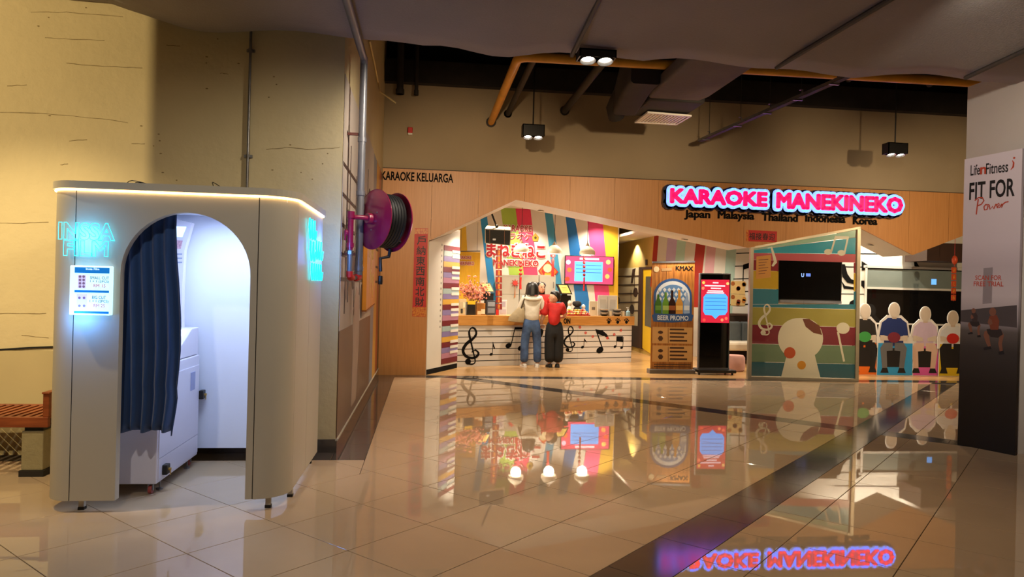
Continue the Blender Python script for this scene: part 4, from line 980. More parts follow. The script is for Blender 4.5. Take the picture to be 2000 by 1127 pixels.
for x in (1189, 1206.5, 1223.5):
    mb = MB(); cb2.disc(x, 629, .034, 0, .004, mb, ry=.036)
    for k, (dx, dy) in enumerate(((-3.4, -3.8), (-.8, -6.2), (2.2, -5.4), (4.2, -2.6))): cb2.disc(x + dx, 629 + dy, .013, 0, .004 + k * .0002, mb, n=10, ry=.018)
    build('paw_print', mb, M_letter, ct_)

# ---- wall mounted things at the back
bl = thing('shop_logo', 'red and white shop lettering on the striped back wall behind the lamps', 'lettering', AY(1005, 519, YB - .02))
M_lw = flat('#efe7de'); M_lr = flat('#a81c26')
for w, b_, bv in (('KARAOKE', (984, 440.5, 1038, 452), .09), ('カラオケ', (981, 456, 1037, 468), .06), ('まねきねこ', (951, 477, 1064, 502), .10), ('MANEKINEKO', (964, 508, 1051, 519), .11)):
    build('outline', text_on(bw, w, b_, .006, .012, bold=.0, bevel=bv), M_lw, bl); build('letters', text_on(bw, w, b_, .0185, .006, bold=.02 if bv < .1 else .035), M_lr, bl)
build('house_mark', bw.pp([(1039, 463), (1045.5, 455), (1052, 463), (1050, 471), (1041, 471)], .004, .02), flat('#b3902e'), bl); build('house_mark_centre', bw.disc(1045.5, 464.5, .03, .02, .024), flat('#4a3a14'), bl)
tv = thing('television', 'wide wall television showing a pink and blue price board', 'television', AY(1151, 555, YB - .1))
ft = Fr((0, YB - .06), (1, 0))
build('casing', ft.bx(1103, 500, 1199, 556.5, -.05, 0), M_lampb, tv, bevel=.008)
sc_ = build('screen', ft.bx(1104.5, 501.5, 1197.5, 554.5, 0, .002), glow('#e0406a', .9), tv)
build('price_panel', ft.bx(1122, 511, 1177, 550, .002, .003), glow('#5aa8ff', 1.15), sc_)
build('title_line', ft.bx(1132, 504, 1170, 507.5, .002, .003), glow('#ffe8f4', 1.0), sc_)
for y in (518, 525, 532): build('table_row', ft.bx(1125, y, 1174, y + .9, .003, .0036), glow('#2d5fb0', .7), sc_)
for x, y, c in ((1110, 512, '#ffc8e8'), (1112, 527, '#ff7030'), (1108, 545, '#ff4020'), (1188, 512, '#ffd070'), (1186, 540, '#ffb060'), (1191, 527, '#ff5030')): build('screen_flower', ft.disc(x, y, .055, .002, .003), glow(c, .9), sc_)
build('wall_mount', ft.bx(1135, 515, 1167, 545, -.058, -.05), M_lampb, tv)
# tall cabinets
cbx = Fr((0, YB - .4), (1, 0)); M_cab = mat('cabinet_grey', '#bdb9aa', .45, noise=(2, .04))
for x0, x1, l in ((974, 1014, 'tall pale grey cabinet on the left, behind the hanging red characters'), (1015, 1052, 'tall pale grey cabinet bearing the red flower ornament'), (1053, 1085, 'tall pale grey cabinet beside the pink stripe')):
    a0, a1, _, h1 = cbx.box4(x0, 537, x1, 600)
    t = thing('tall_cabinet', l, 'cabinet', cbx.w((a0 + a1) / 2, 0, -.18), 0, 'tall pale cabinets behind the counter')
    build('carcass', cbx.pr([(a0, 0), (a1, 0), (a1, h1), (a0, h1)], -.38, -.02), M_cab, t)
    hm = cbx.px((x0 + x1) / 2, 575)[1]
    for z0, z1 in ((.04, hm - .004), (hm + .004, h1 - .01)):
        d_ = build('door', cbx.pr([(a0 + .006, z0), (a1 - .006, z0), (a1 - .006, z1), (a0 + .006, z1)], -.02, 0), M_cab, t)
        build('handle', cbx.pr([(a1 - .06, (z0 + z1) / 2 - .07), (a1 - .045, (z0 + z1) / 2 - .07), (a1 - .045, (z0 + z1) / 2 + .07), (a1 - .06, (z0 + z1) / 2 + .07)], 0, .02), M_steel, d_)
fo = thing('red_flower_ornament', 'red layered paper flower ornament with tassel on the cabinet door', 'ornament', AY(1006, 595, YB - .42))
cz = Fr((0, YB - .42), (1, 0))
for k in range(8):
    t = k * math.pi / 4; a, h = cz.px(1006, 553); build('petal', cz.pr([(a + .03 * math.cos(t + 1.2), h + .03 * math.sin(t + 1.2)), (a + .10 * math.cos(t), h + .10 * math.sin(t)), (a + .03 * math.cos(t - 1.2), h + .03 * math.sin(t - 1.2))], 0, .012 + .001 * k), M_red, fo)
build('centre', cz.disc(1006, 553, .05, .02, .03), flat('#d8352c'), fo)
build('tassel', cz.ribbon([(1006, 560), (1005.5, 578), (1005, 581)], [.006, .02, .03], 0, .012), M_gold, fo)
dm = thing('diamond_ornament', 'red diamond paper ornament with gold and cream centre left of the television', 'ornament', AY(1070, 555, YB))
build('diamond', bw.pp([(1051, 529), (1070, 508), (1090, 531), (1070, 556)], .002, .02), M_red, dm)
build('rim', bw.pp([(1053.5, 529), (1070, 511), (1087.5, 531), (1070, 553)], .02, .024), M_gold, dm); build('cream_disc', bw.disc(1069, 524, .10, .024, .034), flat('#dfd0a8'), dm)
build('gold_panel', bw.bx(1063, 534, 1076, 547, .024, .036), flat('#e2a62a'), dm); build('red_inset', bw.pp([(1057, 529), (1064, 521), (1064, 540), (1060, 536)], .024, .03), M_red, dm)
# yellow hanging banner behind the flowers
yb = thing('yellow_cloth_banner', 'yellow cloth banner with red and white lettering hanging behind the blossom branches', 'banner', (1.05, 15.9, 1.2))
fyb = Fr((0, 15.6), (1, 0))
build('cloth', fyb.bx(893, 492, 937, 590, -.006, 0), mat('yellow_cloth', '#d9a91f', .7, noise=(5, .1), stretch=(8, 1, 1)), yb); build('pole', MB().tube([fyb.w(*fyb.px(888, 491), .0), fyb.w(*fyb.px(938, 490.5), 0)], .012, 8).tube([fyb.w(*fyb.px(900, 491)), fyb.w(fyb.px(900, 491)[0], 3.32)], .004, 5).tube([fyb.w(*fyb.px(932, 491)), fyb.w(fyb.px(932, 491)[0], 3.32)], .004, 5), M_steel, yb)
for w, b_ in (('KARAOKE', (894, 500, 920, 506)), ('MANEKINEKO', (887, 511, 926, 517.5))):
    build('outline', text_on(fyb, w, b_, .001, .003, bevel=.09), M_lw, yb); build('letters', text_on(fyb, w, b_, .005, .002, bold=.03), M_lr, yb)

# ---- pendant lamps
M_shade = mat('lamp_shade', '#dcd2bb', .35, noise=(3, .05)); M_cone = mat('lamp_wood_cone', '#8a6a42', .5, noise=(4, .2))
proto = None
for (x, y), l in zip(((1018, 493), (1082.5, 496), (1147, 498)), ('cream dome pendant lamp nearest the hanging speaker', 'middle one of the three cream dome pendant lamps', 'cream dome pendant lamp just above the television')):
    p = AY(x, y, 13.85)
    if proto is None:
        proto = t = thing('pendant_lamp', l, 'lamp', p, 0, 'cream pendant lamps above the counter')
        sh = build('shade', MB().lathe([(.148, .0), (.158, .035), (.150, .075), (.11, .13), (.06, .165), (.03, .18)], (0, 0, 0), 28).lathe([(.145, .002), (.153, .035), (.145, .073), (.06, .155)], (0, 0, 0), 28), M_shade, t, smooth=True, local=True)
        build('cone', MB().lathe([(.045, .172), (.03, .20), (.012, .235), (.006, .245)], (0, 0, 0), 14), M_cone, t, smooth=True, local=True)
        build('diffuser', MB().lathe([(.0, .012), (.14, .012), (.145, .02), (.0, .022)], (0, 0, 0), 24), glow('#fff3dc', 6), t, local=True)
        build('cable', MB().tube([(0, 0, .24), (0, 0, 3.32 - p.z)], .005, 6), M_lampb, t, local=True)
    else:
        t = copy_tree(proto); t.location = p; t['label'] = l
    light('POINT', 'pendant_bulb', p + Vector((0, 0, -.06)), 14, NEUT, None, .1)
# ---- speaker on bracket
sp = thing('hanging_speaker', 'black-fronted loudspeaker with beige top hung above the counter flowers', 'speaker', AY(975, 478, 13.2))
fsp = Fr((AY(947, 460, 13.15).x, 13.15), (1, .12))
g0 = [fsp.px(x, y) for x, y in ((947, 446), (998, 449), (997, 480), (947, 475))]
M_sbe = mat('speaker_beige', '#b7a888', .5, noise=(4, .1)); M_grl = mat('speaker_grille', '#1c1a18', .7, noise=(90, .5))
top = [fsp.w(*fsp.px(x, y), -.3) for x, y in ((957, 438), (1005, 441), (1005, 474), (957, 470))]
build('cabinet', MB().prism([fsp.w(a, h, 0) for a, h in g0], top), M_sbe, sp, bevel=.01)
gr_ = build('grille', fsp.pp([(948.5, 448), (996.5, 450.5), (995.5, 478.5), (948.5, 474)], 0, .012), M_grl, sp, bevel=.004)
for x in (956, 985): build('grille_bar', fsp.ribbon([(x, 448), (x, 477)], .008, .012, .016), mat('bronze', '#5a3a20', .4, metal=.5, noise=(5, .1)), gr_)
build('badge', fsp.bx(962, 466, 968, 469.5, .012, .015), M_tray, gr_)
pk = fsp.w(*fsp.px(974, 441), -.15)
build('bracket', MB().tube([pk - UP * .05, pk + Vector((-.03, 0, .05)), AY(960, 416, 13.3), AY(958, 408, 13.3), Vector((AY(958, 408, 13.3).x, 13.3, 3.32))], .018, 8).ball(pk, .03), M_lampb, sp, smooth=True)
# ---- hanging strings of red ornaments
def string_ornament(x, ytop, items, Y, label):
    t = thing('hanging_red_ornament', label, 'ornament', AY(x, items[-1][1], Y), 0, 'red ornaments hanging over the counter')
    f = Fr((0, Y), (1, 0)); build('string', MB().tube([f.w(*f.px(x, ytop)), f.w(*f.px(x, items[-1][0]))], .004, 5), M_red, t)
    for k, (y0, y1, w, c, kind) in enumerate(items):
        a, h1 = f.px(x, y0); h0 = f.px(x, y1)[1]
        if kind == 'c': build('card', f.pr([(a - w, h0), (a + w, h0), (a + w * .9, h1), (a - w, h1)], -.006, .006), c, t); build('card_mark', f.pr([(a - w * .35, h0 + .01), (a + w * .35, h0 + .01), (a + w * .35, h1 - .01), (a - w * .35, h1 - .01)], .006, .009), M_gold, t)
        elif kind == 'b': build('bead', MB().ball(f.w(a, (h0 + h1) / 2), (w, w, (h1 - h0) / 2), 10, 6), c, t, smooth=True)
        else: build('tassel', MB().lathe([(w * .5, h1), (w, h1 - .02), (w * .8, (h0 + h1) / 2), (w * 1.1, h0)], f.w(a, 0), 8), c, t)
M_dred = mat('deep_red', '#8e1a16', .5, noise=(9, .2))
string_ornament(974.5, 479, [(488 + k * 13.2, 488 + k * 13.2 + 11, .062 - .004 * (k % 2), M_dred, 'c') for k in range(9)], 13.25, 'string of dark red character cards hanging under the loudspeaker')
string_ornament(1017, 492, [(500 + k * 8, 506 + k * 8, .035, M_red, 'b') for k in range(5)] + [(540, 565, .022, M_red, 't')], 13.95, 'thin red bead string with tassel under the left pendant lamp')
string_ornament(1080, 492, [(496, 503, .05, M_red, 'b'), (505, 540, .028, M_red, 't')], 13.95, 'single red bead and long tassel under the middle pendant lamp')
string_ornament(1141, 497, [(502 + k * 8, 508 + k * 8, .03, M_dred, 'b') for k in range(5)] + [(541, 568, .018, M_red, 't')], 13.95, 'thin dark red bead string in front of the television')

# ---- things standing on the counter
def CB_(d): return Fr(cf.O - cf.n * d, cf.u)
k3 = CB_(.30); k2 = CB_(.2); k4 = CB_(.45)
def base_of(fr, x): return fr.w(fr.px(x, 615)[0], CT)
# blossom vase
p = base_of(CB_(.46), 927)
vz = thing('blossom_vase', 'clear vase with a big spray of peach pink blossom at the counter end', 'vase', p)
build('vase', MB().lathe([(.05, 0), (.055, .01), (.06, .12), (.05, .22), (.045, .22), (.05, .12), (.045, .02)], p, 16), mat('vase_glass', '#c9c4b4', .1, alpha=.5), vz, smooth=True)
br = MB(); bl_ = MB(); tips = []
for k in range(26):
    a = random.uniform(-1.0, 1.0); b2_ = random.uniform(-.5, .5); L2 = random.uniform(.35, .68)
    e = p + Vector((math.sin(a) * L2 * .75 - .02, math.sin(b2_) * L2 * .5, .15 + math.cos(a) * L2 * .85)); m_ = (p + Vector((0, 0, .2)) + e) / 2 + Vector((0, 0, .04))
    br.tube([p + Vector((0, 0, .1)), m_, e], .004, 4)
    for q in range(14):
        t = random.uniform(.35, 1.05); c = (m_ + (e - m_) * ((t - .5) * 2) if t > .5 else p + (m_ - p) * t * 2) + Vector((random.gauss(0, .035), random.gauss(0, .035), random.gauss(0, .035)))
        if c.z > p.z + .16: bl_.ball(c, random.uniform(.012, .024), 5, 3)
build('branches', br, M_brown, vz)
bm_ = bl_
build('blossom', bl_, mat('blossom', '#eaa890', .7, noise=(14, .3), col2='#d8785c'), vz, kind='stuff')
def simple_box(fr, x0, y0, x1, y1, dep, m, name, label, cat, front=None, tilt=0):
    a0, a1, h0, h1 = fr.box4(x0, y0, x1, y1); h0 = CT
    t = thing(name, label, cat, fr.w((a0 + a1) / 2, CT, -dep / 2))
    build('body', fr.pr([(a0, h0), (a1, h0), (a1, h1), (a0, h1)], -dep, 0), m, t, bevel=.004)
    if front:
        for q, (u0, v0, u1, v1, mm) in enumerate(front):
            build('front_detail', fr.pr([(a0 + (a1 - a0) * u0, h0 + (h1 - h0) * v0), (a0 + (a1 - a0) * u1, h0 + (h1 - h0) * v0), (a0 + (a1 - a0) * u1, h0 + (h1 - h0) * v1), (a0 + (a1 - a0) * u0, h0 + (h1 - h0) * v1)], .0002, .003 + q * .001), mm, t)
    return t
M_clear = mat('clear_plastic', '#cfc8b8', .1, alpha=.35)
simple_box(k2, 897, 584, 911, 614, .12, M_clear, 'display_case', 'clear case of small trinkets at the left end of the counter', 'case', [(.2, .1, .5, .4, flat('#3a352e')), (.5, .45, .8, .8, flat('#e0d4b0'))])
simple_box(k2, 913, 590, 928, 614, .12, M_lampb, 'black_canister', 'black box canister with yellow lid in front of the blossoms', 'canister', [(0, .82, 1, 1.1, flat('#d8b020'))])
simple_box(k2, 931, 592, 948, 614, .10, mat('brown_box', '#a9702c', .5, noise=(6, .3)), 'brown_gift_box', 'small brown gift box with cream labels on the counter', 'box', [(.1, .05, .5, .35, flat('#e0d4b0')), (.5, .1, .95, .5, flat('#e6dcc0'))])
simple_box(k2, 951, 587, 968, 614, .03, flat('#3c3f45'), 'dark_notice_stand', 'dark notice stand with pale print next to the red packet', 'stand', [(.1, .6, .9, .9, flat('#8f959c')), (.1, .15, .9, .5, flat('#787e86'))])
simple_box(k2, 969, 597, 974, 619, .03, M_red, 'red_packet', 'narrow red packet leaning at the counter edge', 'packet')
simple_box(k2, 975, 586, 990, 614, .03, flat('#cfc8c4'), 'white_card_stand', 'white printed card stand between the red packet and the woman', 'stand', [(.2, .55, .8, .9, flat('#a8a0ac')), (.1, .1, .9, .4, flat('#b0a8b0'))])
# till screens with yellow backs
def till(x0, y0, x1, y1, label, fr):
    a0, a1, h0, h1 = fr.box4(x0, y0, x1, y1)
    t = thing('till_screen', label, 'till', fr.w((a0 + a1) / 2, CT, -.1), 0, 'till screens on the counter')
    pts = [fr.w(a0 + .03, h0, -.02), fr.w(a1 + .03, h0, -.02), fr.w(a1 - .03, h1, -.12), fr.w(a0 - .03, h1, -.12)]
    back = [p + cf.n * -.04 for p in pts]; build('screen_housing', MB().prism(pts, back), M_lampb, t)
    ins = [pts[0] * .88 + pts[2] * .12, pts[1] * .88 + pts[3] * .12, pts[2] * .88 + pts[0] * .12, pts[3] * .88 + pts[1] * .12]
    nrm = (pts[1] - pts[0]).cross(pts[3] - pts[0]).normalized() * .004
    nt_ = build('yellow_notice', MB().prism([q + nrm for q in ins], [q + nrm * .2 for q in ins]), flat('#d9c262'), t)
    for q in range(3):
        l0 = ins[3] * (.7 - .2 * q) + ins[0] * (.3 + .2 * q); r0 = ins[2] * (.7 - .2 * q) + ins[1] * (.3 + .2 * q); aa = l0 * .8 + r0 * .2; bb = l0 * .2 + r0 * .8
        build('notice_line', MB().tube([aa + nrm, bb + nrm], .004, 4), flat('#6a5a28'), nt_)
    build('stand', fr.pr([(a0 + .05, CT), (a1 - .05, CT), (a1 - .08, h0 + .03), (a0 + .08, h0 + .03)], -.1, -.05), M_lampb, t); build('foot', fr.pr([(a0, CT), (a1, CT), (a1, CT + .015), (a0, CT + .015)], -.2, .0), M_lampb, t)
    build('till_body', fr.pr([(a0 - .06, h0 - .16), (a1 + .02, h0 - .16), (a1 + .02, h0 - .02), (a0 - .06, h0 - .02)], -.16, -.06), M_lampb, t)
till(944, 552, 965, 571, 'black till with yellow notice beside the blossom spray', k4)
till(1095, 555, 1117, 575, 'black till with yellow notice behind the person in red', k4)
# lucky figurines (plain), sweets, cards, bowls, sanitiser
def figurine(x, y0, w, label, m):
    k5 = CB_(.53); p = base_of(k5, x); h = k5.px(x, y0)[1] - CT; w = min(w, .08)
    t = thing('figurine', label, 'figurine', p, 0, 'small white figurines on the counter')
    build('body', MB().lathe([(w * .8, 0), (w, h * .2), (w * .9, h * .45), (w * .5, h * .6)], p, 14), m, t, smooth=True)
    build('head', MB().ball(p + UP * h * .76, (w * .72, w * .72, h * .22), 12, 8), m, t, smooth=True)
figurine(1111, 585, .08, 'large plain white figurine beside the yellow-noticed till', flat('#ded6c8')); figurine(1139, 594, .06, 'small plain white figurine right of the red sweets', flat('#e4ddd2'))
pl_ = build('black_plush', MB().ball(base_of(CB_(.5), 1127) + UP * .23, (.09, .08, .07), 14, 8).ball(base_of(CB_(.5), 1127) + UP * .095, (.09, .09, .09), 14, 8).ball(base_of(CB_(.5), 1121) + UP * .24, (.04, .04, .05)), flat('#1c1a1a', .9), None, smooth=True); tag(pl_, 'round black plush lying behind the white figurine', 'plush')
n_ = 0
tr_ = build('sweet_tray', k2.pr([(k2.px(1108, 612)[0], CT), (k2.px(1152, 612)[0], CT), (k2.px(1152, 612)[0], CT + .02), (k2.px(1108, 612)[0], CT + .02)], -.22, .02), flat('#a03024'), None); tag(tr_, 'low red tray under the pile of gold sweets', 'tray')
sw = None
for r_ in range(3):
    for k in range(14 - 2 * r_):
        x = 1110 + (42 - 5 * r_) * (k + .5 + .2 * r_) / (14 - 2 * r_) + r_ * 2; pz = k2.w(k2.px(x, 612)[0], CT + .04 + r_ * .035, -.02 - .05 * r_ - .03 * (k % 2))
        c = random.choice(['#d8a028', '#c8321e', '#e2c05a', '#b8241c', '#e6cfa0']); o = build('wrapped_sweet', MB().ball(pz, (.026, .022, .02), 8, 5).lathe([(.002, -.04), (.014, -.05)], pz, 6, (1, 0, 0)).lathe([(.002, .04), (.014, .05)], pz, 6, (1, 0, 0)), flat(c, .3), None, smooth=True)
        tag(o, {'#d8a028': 'gold', '#c8321e': 'bright red', '#e2c05a': 'pale yellow', '#b8241c': 'dark red', '#e6cfa0': 'cream'}[c] + ' foil-wrapped sweet in the pile on the red tray', 'sweet', 'wrapped sweets piled on the tray')
simple_box(k2, 1151, 588, 1167, 614, .02, flat('#d9d3bd'), 'small_price_card', 'small white price card right of the sweets', 'card', [(.3, .4, .7, .6, flat('#7a746a'))])
simple_box(k3, 1168, 577, 1206, 600, .02, flat('#cfccc4'), 'wide_menu_card', 'wide white menu card standing behind the bowl stacks', 'card', [(.48, .05, .5, .95, flat('#8f8c86')), (.1, .3, .4, .8, flat('#b8b4ac')), (.6, .3, .9, .8, flat('#b8b4ac'))])
for x, l in ((1180, 'left stack of black and white bowls on the counter'), (1205, 'right stack of black and white bowls on the counter')):
    p = base_of(k2, x); t = thing('bowl_stack', l, 'bowls', p, 0, 'bowl stacks on the counter')
    for k in range(4): build('bowl', MB().lathe([(.05, 0), (.085, .03), (.088, .036), (.07, .036)], p + UP * .036 * k, 18), (M_lampb, flat('#d8d4ca'))[k % 2], t, smooth=True)
    q = p + cf.u * .14; build('cup', MB().lathe([(.04, 0), (.045, .10), (.04, .10), (.036, .01)], q, 14), flat('#d9d2b8'), t, smooth=True)
p = base_of(k2, 1226.5); t = thing('sanitiser_bottle', 'clear blue pump bottle at the right end of the counter', 'bottle', p)
build('bottle', MB().lathe([(.042, 0), (.045, .01), (.045, .09), (.02, .115), (.014, .12)], p, 16), mat('blue_plastic', '#9cc4d4', .15, alpha=.75), t, smooth=True); build('pump', MB().lathe([(.016, .12), (.016, .14), (.005, .142), (.005, .17), (.012, .172), (.012, .18)], p, 10).box(p.x - .04, p.x + .008, p.y - .006, p.y + .006, p.z + .168, p.z + .18), flat('#e6eef0'), t)

# ---- roll-up banner, screen kiosk
fr_ = Fr((0, G(1312, 729).y), (1, 0)); yR = fr_.O.y
ru = thing('roll_up_banner', 'wood-print roll-up banner advertising bottled beer beside the screen kiosk', 'banner stand', fr_.w(fr_.px(1312, 700)[0], 0))
M_bpr = mat('banner_wood_print', '#b5762e', .5, noise=(3, .3), stretch=(10, 1, 1.2), col2='#8a521c')
pn = build('printed_sheet', fr_.pp([(1274, 512), (1357, 511), (1353, 724), (1270, 724)], -.006, 0), M_bpr, ru)
build('top_bar', fr_.pp([(1274, 510.5), (1357.3, 509.5), (1357.2, 513), (1274, 514)], -.012, .008), M_tray, ru)
build('base_unit', fr_.bx(1266, 721, 1355, 731.5, -.10, .09), mat('base_grey', '#6a6460', .4, metal=.4, noise=(5, .1)), ru, bevel=.01)
for x in (1288, 1302, 1316, 1331, 1344): build('plank_line', fr_.ribbon([(x, 514), (x - 3.4, 720)], .006, .0002, .001), flat('#6e4218'), pn)
M_bb = flat('#2a4f86'); M_bwht = flat('#cfd6dc')
def archp(x0, x1, yb, yt, n=16):
    cx, r = (x0 + x1) / 2, (x1 - x0) / 2; return [(x0, yb), (x1, yb)] + [(cx + r * math.cos(math.pi * k / n), yt + r * .9 - r * .9 * math.sin(math.pi * k / n)) for k in range(n + 1)]
build('emblem', fr_.pp(archp(1276.5, 1351, 616, 544), .001, .003), M_bb, pn)
build('emblem_inner', fr_.pp(archp(1281, 1347, 612, 549), .003, .004), M_bwht, pn); build('emblem_field', fr_.pp(archp(1284, 1344, 612, 556), .004, .005), flat('#5c86b8'), pn)
for r_ in range(3):
    for k in range(6):
        x = 1289 + k * 9 + (r_ % 2) * 4.5; y = 566 + r_ * 9; build('emblem_diamond', fr_.pp([(x - 3.5, y), (x, y - 4.5), (x + 3.5, y), (x, y + 4.5)], .005, .006), M_bwht, pn)
for x, c1, c2, top, w in ((1285.5, '#3f6a22', '#5a8a34', 575, 6.2), (1300, '#5f8c2c', '#9ab05a', 571, 6.5), (1312.5, '#2a1410', '#8a4a20', 567, 7.0), (1326.5, '#c08a3a', '#d8b060', 566, 7.0), (1341, '#8fa6c8', '#c8d0d8', 572, 5.8)):
    bt = fr_.pp([(x - w, 613), (x + w, 613), (x + w, 592), (x + w * .35, 582), (x + w * .3, top), (x - w * .3, top), (x - w * .35, 582), (x - w, 592)], .006, .008)
    q = build('printed_bottle', bt, flat(c1, .3), pn); build('printed_label', fr_.bx(x - w * .9, 597, x + w * .9, 606, .008, .009), flat(c2, .4), pn)
build('ribbon', fr_.pp([(1273, 616), (1279, 612), (1312, 614), (1348, 612), (1354, 616), (1351, 627), (1312, 630), (1276, 628)], .008, .010), M_bb, pn)
build('ribbon_text', text_on(fr_, 'BEER PROMO', (1284, 616.5, 1344, 625.5), .010, .001, bold=.02), M_bwht, pn)
build('brand_text', text_on(fr_, 'KMAX', (1320, 520, 1353, 528), .001, .0015, bold=.03), M_letter, pn)
build('pale_mark', fr_.disc(1282, 526, .055, .001, .0025, n=9), flat('#cdb88e'), pn); build('pale_words', fr_.ribbon([(1292, 527), (1312, 526)], .05, .001, .002), flat('#a07c50'), pn)
for y0, y1 in ((639, 671), (675, 707)):
    build('menu_box', fr_.bx(1274, y0, 1352, y1, .001, .002), flat('#c89a5c'), pn); build('menu_divider', fr_.ribbon([(1305, y0 + 2), (1305, y1 - 1)], .01, .002, .003), flat('#6e4218'), pn)
    build('menu_mark', fr_.disc(1290, y0 + 10, .05, .002, .003, n=8, ry=.03), flat('#3f2410'), pn); build('menu_mark', fr_.disc(1290, y0 + 22, .05, .002, .003, n=6, ry=.05), flat('#4a2c14'), pn)
    for k in range(4): build('menu_line', fr_.bx(1308, y0 + 3 + k * 7.3, 1336 + (k % 2) * 6, y0 + 6.2 + k * 7.3, .002, .003), flat('#3f2410'), pn)
for y in (711, 715.5): build('small_print', fr_.bx(1277, y, 1349, y + 1.6, .001, .002), flat('#4a2c14'), pn)
fk = Fr((0, G(1396, 731).y), (1, 0))
kq = thing('screen_kiosk', 'tall black digital kiosk with glowing red and blue menu on castors', 'kiosk', fk.w(fk.px(1396, 700)[0], 0))
build('casing', fk.pp([(1367, 533), (1427.5, 534), (1424, 722), (1363, 722)], -.06, 0), M_tray, kq, bevel=.006)
gl = build('black_glass', fk.pp([(1369.5, 535.5), (1425.5, 536.5), (1422, 718.5), (1365.5, 718)], 0, .004), mat('black_glass', '#060606', .06, noise=(3, .3)), kq)
ks = build('screen', fk.pp([(1369.5, 546), (1424.5, 546.5), (1423.5, 631), (1368.5, 630)], .004, .006), glow('#c4203a', .9), kq)
build('menu_panel', fk.pp([(1374, 580), (1379, 574), (1416, 574), (1421, 580), (1420.5, 608), (1416, 615), (1404, 616), (1397, 623), (1390, 616), (1377, 615), (1373, 608)], .006, .007), glow('#4aa0ff', 1.2), ks)
for y, x0, x1 in ((551, 1392, 1403), (557, 1376, 1416), (562, 1388, 1408), (567, 1382, 1412), (570.5, 1380, 1414)): build('title_line', fk.bx(x0, y, x1, y + 2.6, .006, .007), glow('#ffd8e8', .9), ks)
for y in (582, 589, 596, 604): build('table_row', fk.bx(1377, y, 1418, y + .9, .007, .0076), glow('#1d4f98', .6), ks)
for x, y, c in ((1374, 552, '#ffc060'), (1421, 554, '#ffc878'), (1373, 563, '#ff8060'), (1375, 625, '#ff5040'), (1410, 625, '#ff9060'), (1418, 622, '#ff7050')): build('screen_flower', fk.disc(x, y, .028, .006, .007, n=10), glow(c, .9), ks)
build('base', fk.bx(1359.5, 721, 1431, 727, -.26, .16), M_lampb, kq, bevel=.008)
for x in (1362, 1426):
    for d in (.1, -.2): build('castor', MB().lathe([(.008, -.012), (.026, -.012), (.026, .012), (.008, .012)], fk.w(fk.px(x, 700)[0], .026, d), 12, (1, 0, 0)), M_lampb, kq, smooth=True)

# ---- sofa, pouf, stool, posters
M_sofa = mat('sofa_grey', '#525a5e', .85, noise=(10, .15)); M_scr2 = mat('seat_cream', '#d8d0be', .85, noise=(8, .1))
so = thing('lounge_sofa', 'grey sofa with cream seat behind the screen kiosk', 'sofa', (6.4, 15.0, 0))
sx0, sx1 = 6.0, 7.75
build('seat_cushion', MB().box(sx0, sx1, 14.35, 15.0, .27, .45), M_scr2, so, bevel=.05)
for k in range(6): build('back_cushion', MB().box(sx0 + (sx1 - sx0) * k / 6 + .004, sx0 + (sx1 - sx0) * (k + 1) / 6 - .004, 14.98, 15.15, .42, .86), M_sofa, so, bevel=.035)
for x in (sx0 + .12, sx1 - .12):
    for y in (14.45, 15.05): build('leg', MB().tube([(x, y, .28), (x, y - .02, 0)], [.022, .014], 10), mat('leg_wood', '#6a4426', .5, noise=(5, .2)), so)
po = build('pink_pouf', MB().lathe([(.20, 0), (.23, .03), (.235, .12), (.23, .26), (.20, .30), (.0, .31)], G(1441, 727, 0) + Vector((.0, .25, 0)), 24), mat('pouf_pink', '#b98a7c', .9, noise=(8, .1)), None, smooth=True); tag(po, 'dusty pink round pouf behind the kiosk base', 'pouf')
dk = build('dark_side_unit', MB().box(6.55, 7.6, 15.25, 15.7, 0, .98).box(6.5, 7.65, 15.2, 15.75, .98, 1.02), M_brown, None); tag(dk, 'dark brown low unit between sofa back and lounge wall', 'unit')
p = G(1262, 676); st = thing('green_stool', 'pale green cushioned low stool half hidden by the beer banner', 'stool', p + Vector((.1, .2, 0)))
q = p + Vector((.15, .2, 0)); build('cushion', MB().lathe([(.24, .26), (.27, .29), (.27, .36), (.22, .40), (.0, .41)], q, 20), mat('stool_green', '#a8c8b0', .8, noise=(6, .1)), st, smooth=True)
for k in range(4): t = k * 1.571 + .6; build('leg', MB().tube([q + Vector((.18 * math.cos(t), .18 * math.sin(t), .27)), q + Vector((.21 * math.cos(t), .21 * math.sin(t), 0))], .018, 8), M_brown, st)
for y0, y1, l in ((549, 574, 'upper food poster on the lounge wall right of the kiosk'), (575, 597, 'lower food poster on the lounge wall right of the kiosk')):
    t = thing('food_poster', l, 'poster', s2.w(s2.px(1440, y1)[0], s2.px(1440, y1)[1], .01), 0, 'food posters on the lounge wall')
    build('sheet', s2.bx(1427, y0, 1455, y1, .002, .012), flat('#d8b878'), t)
    for k in range(5): build('printed_dish', s2.disc(1431 + (k * 11) % 23, y0 + 5 + (k * 9) % (y1 - y0 - 8), .05, .012, .015, n=12), flat(('#a05a28', '#7a2a1c', '#c88a3a', '#8a4a24', '#b8742c')[k]), t)

